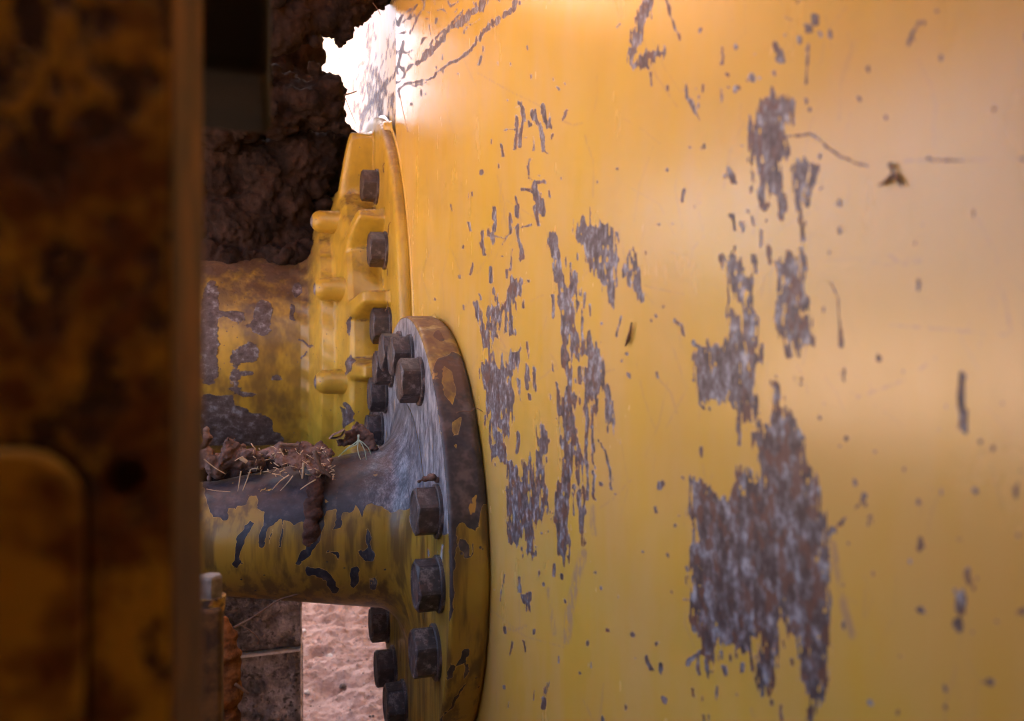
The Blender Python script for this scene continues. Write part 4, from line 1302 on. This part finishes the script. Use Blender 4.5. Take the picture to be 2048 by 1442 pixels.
# dark block bolted on behind, top
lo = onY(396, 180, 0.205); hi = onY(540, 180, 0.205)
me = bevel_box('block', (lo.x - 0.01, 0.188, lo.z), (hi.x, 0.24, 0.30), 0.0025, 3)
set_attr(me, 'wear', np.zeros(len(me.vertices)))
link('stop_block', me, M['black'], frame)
# unseen panels added around the slot to block and bounce light; first, beside the camera
me = bevel_box('side', (-0.30, -0.32, -0.75), (-0.25, YFR - 0.001, 0.42), 0.004, 2)
set_attr(me, 'wear', np.zeros(len(me.vertices)))
link('side_light_blocker', me, M['frame'], frame)

me = bevel_box('low_blocker', (-0.42, 0.02, -0.98), (-0.37, 3.5, -0.09), 0.004, 2)  # unseen, added to cut low light from the left
set_attr(me, 'wear', np.zeros(len(me.vertices)))
link('low_light_blocker', me, M['frame'], frame)
me = bevel_box('cross', (-0.30, -0.36, -0.98), (P - 0.004, -0.325, 0.50), 0.004, 2)  # unseen, added to cut light from behind the camera
set_attr(me, 'wear', np.zeros(len(me.vertices)))
link('rear_light_blocker', me, M['frame'], frame)

me = bevel_box('warm_bounce_panel', (-0.47, 0.02, 0.37), (-0.41, 2.0, 1.1), 0.004, 2)  # unseen reflector, added to throw warm light on the upper plate
set_attr(me, 'wear', np.zeros(len(me.vertices)))
link('warm_bounce_panel', me, simple('warm_bounce_orange', (0.50, 0.165, 0.03), (0.58, 0.215, 0.04), 20, 0.7), frame)  # orange chosen for the warm bounce

me = bevel_box('top_blocker', (-0.40, -0.36, 0.505), (P - 0.004, 0.04, 0.53), 0.004, 2)  # unseen lid added above the camera to hold back sky light
set_attr(me, 'wear', np.zeros(len(me.vertices)))
link('top_light_blocker', me, M['frame'], frame)

me = bevel_box('top_blocker_far', (-0.40, 0.42, 1.11), (P - 0.004, 1.12, 1.14), 0.004, 2)  # unseen lid added over the flange to darken it and the recess
set_attr(me, 'wear', np.zeros(len(me.vertices)))
link('top_light_blocker', me, M['frame'], frame)

# the bolted post, lower left
post = empty('bolted_post', (onY(420, 1700, 0.42).x, 0.43, GZ))
tag(post, 'short blurred post with a pale bolt head on top, at the lower left', 'post')
a0 = onY(396, 1222, 0.42); a1 = Vector((0, 0, GZ - 0.02))
me = bevel_box('post_bar', (a0.x, 0.42, a1.z), (onY(443, 1222, 0.42).x, 0.44, a0.z), 0.002, 2)
set_attr(me, 'wear', np.full(len(me.vertices), 0.02))
link('post_bar', me, simple('rusty_post', (0.05, 0.027, 0.018), (0.16, 0.085, 0.035), 70, 0.8), post)
pc = onY(421, 1205, 0.43)
me = tube('collar', [pc - Vector((0, 0, 0.005)), pc + Vector((0, 0, 0.0035))], [0.0072, 0.0078], 20)
link('collar', me, M['frame'], post, smooth=False)
me = tube('bolt_head', [pc + Vector((0, 0, 0.0035)), pc + Vector((0, 0, 0.0135)), pc + Vector((0, 0, 0.0148))], [0.0066, 0.0066, 0.0056], 6)
link('bolt_head', me, simple('pale_dusty_steel', (0.14, 0.115, 0.105), (0.26, 0.225, 0.21), 150, 0.6), post, smooth=False)

# ------------------------------------------------------------------ mud-spattered beam standing beyond
t = NT('mud_spattered_grey')
n1 = t.noise(24, 5, 0.6); n2 = t.noise(75, 4, 0.65, off=(2, 2, 2)); n3 = t.vor(38)
lum = t.ramp(n1, [(0.34, (0.05, 0.038, 0.036)), (0.5, (0.14, 0.11, 0.108)), (0.66, (0.26, 0.225, 0.225))])
lum = t.mix(t.step(n2, 0.54, 0.64), lum, (0.04, 0.027, 0.023))
lum = t.mix(t.step(n3, 0.14, 0.05, 0, 0.7), lum, (0.035, 0.023, 0.02))
t.bump(t.math('ADD', t.math('MULTIPLY', n1, 1.5), n2), 1.0, 0.01)
M['mud_grey'] = t.done(lum, t.math('MULTIPLY_ADD', n2, 0.5, 0.22))
beam2 = empty('mud_beam', onY(520, 1700, 1.62))
tag(beam2, 'grey mud-spattered upright beam standing on the sand below the shaft', 'beam')


def mud_panel(name, x0, x1, ztop, zbot, y, th, seed):
    nx, nz = 70, max(8, int((ztop - zbot) / 0.005))
    X = np.linspace(x0, x1, nx); Z = np.linspace(ztop, zbot, nz)
    XX, ZZ = np.meshgrid(X, Z)
    u = np.minimum(np.minimum(XX - x0, x1 - XX), np.minimum(ZZ - zbot, ztop - ZZ))
    rel = np.maximum(0, fbm(XX * 28, ZZ * 28, seed, 4, 0.55)) * 0.03 * np.clip(u / 0.012, 0, 1)
    YY = y - rel
    Pn = np.stack([XX, YY, ZZ], -1)
    me = grid_mesh(name, Pn)
    bm = bmesh.new(); bm.from_mesh(me)
    be = [e for e in bm.edges if len(e.link_faces) == 1]
    r_ = bmesh.ops.extrude_edge_only(bm, edges=be)
    vs_ = [v for v in r_['geom'] if isinstance(v, bmesh.types.BMVert)]
    for v in vs_: v.co.y = y + th
    bmesh.ops.holes_fill(bm, edges=[e for e in bm.edges if len(e.link_faces) == 1], sides=0)
    bm.to_mesh(me); bm.free()
    return me


e0 = onY(597, 1190, 1.62); e1 = onY(605, 1295, 1.62)
x_r = onY(601, 1250, 1.62).x
link('upper_panel', mud_panel('upper_panel', -0.30, x_r, -0.36, e1.z + 0.004, 1.62, 0.10, 51), M['mud_grey'], beam2)
link('lower_panel', mud_panel('lower_panel', -0.30, x_r + 0.006, e1.z - 0.006, GZ - 0.1, 1.645, 0.09, 53), M['mud_grey'], beam2)
me = bevel_box('ledge', (-0.12, 1.608, e1.z - 0.0035), (x_r + 0.001, 1.70, e1.z + 0.0015), 0.001, 1)
link('ledge', me, simple('pale_worn_steel', (0.30, 0.27, 0.26), (0.5, 0.47, 0.46), 60, 0.4), beam2)
me = bevel_box('edge_strip', (x_r, 1.617, GZ - 0.08), (x_r + 0.0035, 1.63, -0.36), 0.0006, 1)
link('edge_strip', me, simple('muddy_edge_steel', (0.24, 0.16, 0.11), (0.55, 0.47, 0.42), 40, 0.45), beam2)

# ------------------------------------------------------------------ stones on the sand
def stone_mesh(seed):
    bm = bmesh.new()
    bmesh.ops.create_icosphere(bm, subdivisions=2, radius=1.0)
    for v in bm.verts:
        v.co *= 1 + 0.5 * mnoise.noise(v.co * 1.3 + Vector((seed * 3.1, 0, 0)))
        v.co.z *= 0.65
    me = bpy.data.meshes.new('stone'); bm.to_mesh(me); bm.free()
    return me


SM = [stone_mesh(i) for i in range(5)]
stone_m = [simple('pale_pebble', (0.34, 0.30, 0.29), (0.55, 0.52, 0.52), 30, 0.7), simple('dark_pebble', (0.07, 0.052, 0.05), (0.16, 0.12, 0.11), 30, 0.8), simple('red_clod', (0.15, 0.085, 0.065), (0.27, 0.17, 0.135), 40, 0.95)]


def on_ground(px, py):
    d = ray(px, py); k = GZ / d[2]
    return Vector(d * k)


def stone(px, py, r_px, mi, label, k=0):
    p = on_ground(px, py)
    me = SM[k % 5].copy(); me.materials.append(stone_m[mi])
    o = bpy.data.objects.new('stone', me); COL.objects.link(o)
    r = r_px * p.dot(Vector(FW)) / F
    o.scale = (r, r, r); o.rotation_euler = (0, 0, random.uniform(0, 6))
    o.location = (p.x, p.y, gz(p.x, p.y) + r * 0.3)
    tag(o, label, 'stone', 'loose stones on the sand')


stone(672, 1212, 11, 2, 'reddish clod on the sand just under the shaft', 0)
stone(738, 1432, 8, 1, 'dark stone with a pale top near the bottom edge, below the bolts', 1)
stone(686, 1366, 7, 1, 'small dark stone in the middle of the sand, left of the lower bolts', 2)
stone(606, 1257, 7, 0, 'pale pebble against the upright muddy beam', 3)
stone(659, 1305, 8, 0, 'light grey pebble on the pinkish sand level with the beam ledge', 4)
stone(614, 1380, 6, 0, 'flat pale pebble beside the foot of the muddy beam', 1)
# gravel too small to count
V, Fc = [], []
base = [Vector(v.co) for v in SM[0].vertices]; bf = [tuple(p.vertices) for p in SM[0].polygons]
oct_v = [Vector(v) for v in ((1, 0, 0), (-1, 0, 0), (0, 1, 0), (0, -1, 0), (0, 0, 0.7), (0, 0, -0.7))]
oct_f = [(0, 2, 4), (2, 1, 4), (1, 3, 4), (3, 0, 4), (2, 0, 5), (1, 2, 5), (3, 1, 5), (0, 3, 5)]
GXY = rng.uniform((-0.1, 1.8), (0.55, 3.6), (2600, 2))
GH = GZ + ground_h(GXY[:, 0], GXY[:, 1])
for i in range(2600):
    x, y = GXY[i]
    r = 0.0012 + 0.004 * random.random() ** 3
    z = GH[i] + r * 0.2
    a = random.uniform(0, 6.28); b0 = len(V)
    for v in oct_v:
        j = random.uniform(0.7, 1.3)
        V.append((x + (v.x * math.cos(a) - v.y * math.sin(a)) * r * j, y + (v.x * math.sin(a) + v.y * math.cos(a)) * r * j, z + v.z * r * j))
    Fc += [tuple(b0 + q for q in f) for f in oct_f]
t = NT('gravel_mix')
t.done(t.ramp(t.noise(90, 2), [(0.35, (0.06, 0.045, 0.045)), (0.5, (0.22, 0.15, 0.13)), (0.65, (0.5, 0.45, 0.44))]), 0.85)
tag(link('gravel', mesh('gravel', V, Fc), t.m), 'fine gravel scattered over the pinkish sand', 'gravel', kind='stuff')

# ------------------------------------------------------------------ twigs, straw, leaf, grass
def strand(name, pxs, Y, rpx, mat, label, cat, group=None, seg=6, taper=0.5, dY=None):
    pts = []
    for i, (x, y) in enumerate(pxs):
        pts.append(onY(x, y, Y + (dY[i] if dY else 0.0)))
    # smooth by Catmull-Rom
    fine = []
    for i in range(len(pts) - 1):
        p0 = pts[max(0, i - 1)]; p1 = pts[i]; p2 = pts[i + 1]; p3 = pts[min(len(pts) - 1, i + 2)]
        for k in range(5):
            t_ = k / 5
            fine.append(0.5 * ((2 * p1) + (p2 - p0) * t_ + (2 * p0 - 5 * p1 + 4 * p2 - p3) * t_ * t_ + (3 * p1 - p0 - 3 * p2 + p3) * t_ ** 3))
    fine.append(pts[-1])
    r = rpx * pts[0].dot(Vector(FW)) / F
    rad = [r * (1 - (1 - taper) * i / (len(fine) - 1)) for i in range(len(fine))]
    o = link(name, tube(name, fine, rad, seg), mat)
    tag(o, label, cat, group)
    return o


GS = 'dry straws on the shaft'
K5 = lambda s: parse(s, 380, 860, 0.187)
strand('twig', K5('1330 220 1380 370 1440 440 1505 500'), 0.752, 5.0, M['twig'], 'thick brown twig pointing down and right out of the soil heap', 'twig', 'twigs', taper=0.5)
strand('dry_straw', K5('1215 350 1208 430 1200 520'), 0.750, 2.2, M['straw'], 'short pale straw hanging straight down from the soil heap', 'straw', GS, taper=0.8)
strand('dry_straw', K5('1345 530 1260 580 1180 635'), 0.757, 1.5, M['straw'], 'thin straw slanting down left, right of the mud run', 'straw', GS)
strand('dry_straw', K5('1100 490 1040 570 965 650'), 0.757, 1.2, M['straw'], 'thin straw slanting down left below the soil heap', 'straw', GS)
strand('dry_straw', K5('1060 480 960 550 880 640'), 0.760, 1.4, M['straw'], 'slanting straw nearest the heap, left of its shaded hollow', 'straw', GS)
strand('dry_straw', K5('545 440 530 540 512 655'), 0.770, 1.4, M['straw'], 'left one of two upright straws against the shaft', 'straw', GS)
strand('dry_straw', K5('650 420 610 530 562 650'), 0.770, 1.6, M['straw'], 'right one of two upright straws against the shaft', 'straw', GS)
strand('dry_straw', K5('175 630 280 650 430 660'), 0.76, 1.0, M['straw'], 'long level straw next to the dark frame edge', 'straw', GS)
strand('dry_straw', K5('150 310 260 400 380 470'), 0.76, 1.4, M['straw'], 'dim straw sloping down from the dark frame edge', 'straw', GS)
strand('dry_straw', K5('570 280 510 310 480 330'), 0.77, 1.2, M['straw'], 'short pale straw across the pinkish soil lump', 'straw', GS)
strand('dry_straw', K5('960 200 980 235 1005 275'), 0.77, 1.6, M['straw'], 'tiny pale straw lying on the crest of the heap', 'straw', GS)
strand('twig', K5('540 300 575 320 610 345'), 0.772, 4.5, M['straw'], 'stubby pale twig stump beside the pinkish soil lump', 'twig', 'twigs', taper=0.85)
strand('twig', K5('960 155 1060 160 1160 165'), 0.80, 4.0, M['twig'], 'level brown twig along the crest of the soil heap', 'twig', 'twigs', taper=0.9)
strand('twig', [(465, 1256), (500, 1238), (545, 1208), (565, 1197), (604, 1186)], 0.80, 2.6, M['twig'], 'long thin twig slanting across the muddy beam', 'twig', 'twigs', taper=0.6)
strand('twig', [(482, 1250), (505, 1265), (518, 1280), (514, 1287)], 0.80, 1.6, M['twig'], 'bent little twig hanging before the muddy beam', 'twig', 'twigs')
strand('twig', [(470, 1368), (485, 1378), (497, 1388)], 0.68, 3.5, M['twig'], 'dark twig stub sticking out of the orange soil', 'twig', 'twigs', taper=0.8)
strand('grass_thread', [(800, 190), (806, 222), (816, 264)], 1.02, 1.0, M['straw'], 'single bright grass thread near the top of the housing', 'straw', taper=0.8)
strand('twig', [(688, 190), (700, 187), (714, 182)], 1.22, 2.0, M['twig'], 'dark twig jutting into the bright gap from the rounded clod', 'twig', 'twigs')
strand('grass_thread', [(690, 195), (700, 220), (712, 248)], 1.2, 0.9, M['twig'], 'thin dark stem hanging beside the rounded clod in the gap', 'straw')
strand('twig', [(746, 6), (756, 20), (761, 30)], 1.15, 1.0, M['twig'], 'fine dark stem under the overhanging clod', 'twig', 'twigs')
# little wires of grass behind the housing bolts
strand('grass_thread', [(768, 345), (766, 332), (769, 326)], 1.03, 1.0, M['twig'], 'short stem stuck behind the top bolt of the housing', 'straw')
strand('grass_thread', [(776, 470), (777, 452), (781, 444)], 1.03, 1.0, M['twig'], 'short stem stuck behind the second bolt of the housing', 'straw')
strand('grass_thread', [(770, 622), (776, 612), (775, 603)], 1.03, 1.0, M['twig'], 'short stem stuck behind the third bolt of the housing', 'straw')
strand('grass_thread', [(768, 530), (774, 538), (775, 552)], 1.03, 0.9, M['twig'], 'thin stem hanging below the second bolt of the housing', 'straw')
# sinew of dry grass over the flange rim
strand('grass_thread', [(912, 826), (925, 822), (940, 823), (952, 816), (966, 824)], 0.612, 1.2, M['twig'], 'curved dry stem lying across the flange rim', 'straw')
# litter of straw crumbs worked into the heap, too fine to count
V, Fc = [], []
for k in range(70):
    x = rq.uniform(496, 670); y = rq.uniform(896, 952); an = rq.uniform(0, 6.28); L = rq.uniform(4, 17)
    Yq = 0.766 + 0.034 * (952 - y) / 56
    a_ = onY(x, y, Yq); b_ = onY(x + L * math.cos(an), y + 0.7 * L * math.sin(an), Yq + rq.gauss(0, 0.004))
    tm = tube('bit', [a_, a_.lerp(b_, 0.5) + Vector((0, 0, rq.gauss(0, 0.0006))), b_], rq.uniform(0.5, 1.2) * 0.77 / F, 5)
    o_ = len(V)
    V += [tuple(v.co) for v in tm.vertices]; Fc += [tuple(o_ + i for i in p.vertices) for p in tm.polygons]
    bpy.data.meshes.remove(tm)
tag(link('straw_litter', mesh('straw_litter', V, Fc, True), M['straw']), 'fine straw litter worked into the soil on the shaft', 'straw', kind='stuff')
# curled leaf
pts = [onY(x, y, 0.835) for x, y in parse('1000 280 1030 250 1075 225 1110 205 1120 225 1100 255 1060 280 1015 285', 380, 800, 0.2774)]
V, Fc = [], []
n = len(pts)
for i, p in enumerate(pts):
    for dy, s_ in ((-0.008, 1.0), (0.0, 1.12), (0.010, 0.95)):
        cpt = sum(pts, Vector()) / n
        V.append(cpt + (p - cpt) * s_ + Vector((0, dy, 0.0012 * math.sin(i * 2.1))))
for i in range(n - 1):
    for k in range(2):
        Fc.append((i * 3 + k, (i + 1) * 3 + k, (i + 1) * 3 + k + 1, i * 3 + k + 1))
me = mesh('curled_leaf', V, Fc, True)
o = link('curled_leaf', me, M['leaf'])
md = o.modifiers.new('s', 'SOLIDIFY'); md.thickness = 0.0012
md = o.modifiers.new('u', 'SUBSURF'); md.levels = 2; md.render_levels = 2
tag(o, 'curled brown dead leaf lying on the shaft soil', 'leaf')
# pale green sprig
sp = empty('grass_sprig', onY(717, 876, 0.80))
tag(sp, 'pale green grass sprig draped over the top of the shaft', 'grass sprig')
Z5 = lambda s: parse(s, 380, 800, 0.2774)
for s in ['1212 290 1190 310 1130 350 1070 410', '1212 290 1200 320 1150 345 1105 375', '1214 290 1208 340 1215 390 1232 432', '1216 290 1240 320 1262 370 1272 432', '1216 288 1250 310 1285 345 1308 395', '1216 250 1214 275 1212 295']:
    pp = Z5(s); w_ = 1.3 if '1216 250' not in s else 2.4
    pts = [onY(x, y, 0.775) for x, y in pp]
    fine = []
    for i in range(len(pts) - 1):
        for k in range(4): fine.append(pts[i].lerp(pts[i + 1], k / 4))
    fine.append(pts[-1])
    r = w_ * 0.8 / F
    link('blade', tube('blade', fine, [r * (1 - 0.5 * i / len(fine)) for i in range(len(fine))], 5), M['green'], sp)
# three-legged dry burr on the plate, and a splinter
burr = empty('dry_burr', onX(1785, 350, P))
tag(burr, 'dark forked bit of plant stuck on the right of the plate', 'plant bit')
for s in ['1400 790 1418 840', '1418 840 1380 880 1345 895', '1418 840 1440 870 1458 900']:
    pp = parse(s, 1200, 0, 0.414)
    pts = [onX(x, y, P - 0.0012) for x, y in pp]
    link('prong', tube('prong', pts, [0.0007] * (len(pts) - 1) + [0.0003], 6), M['twig'], burr)
pts = [onX(x, y, P - 0.0016) for x, y in parse('1165 785 1155 840 1140 900 1125 935', 900, 400, 0.312)]
o = link('splinter', tube('splinter', pts, [0.0004, 0.0009, 0.0011, 0.0005], 6), M['twig'])
tag(o, 'dark splinter stuck to the middle of the yellow plate', 'splinter')
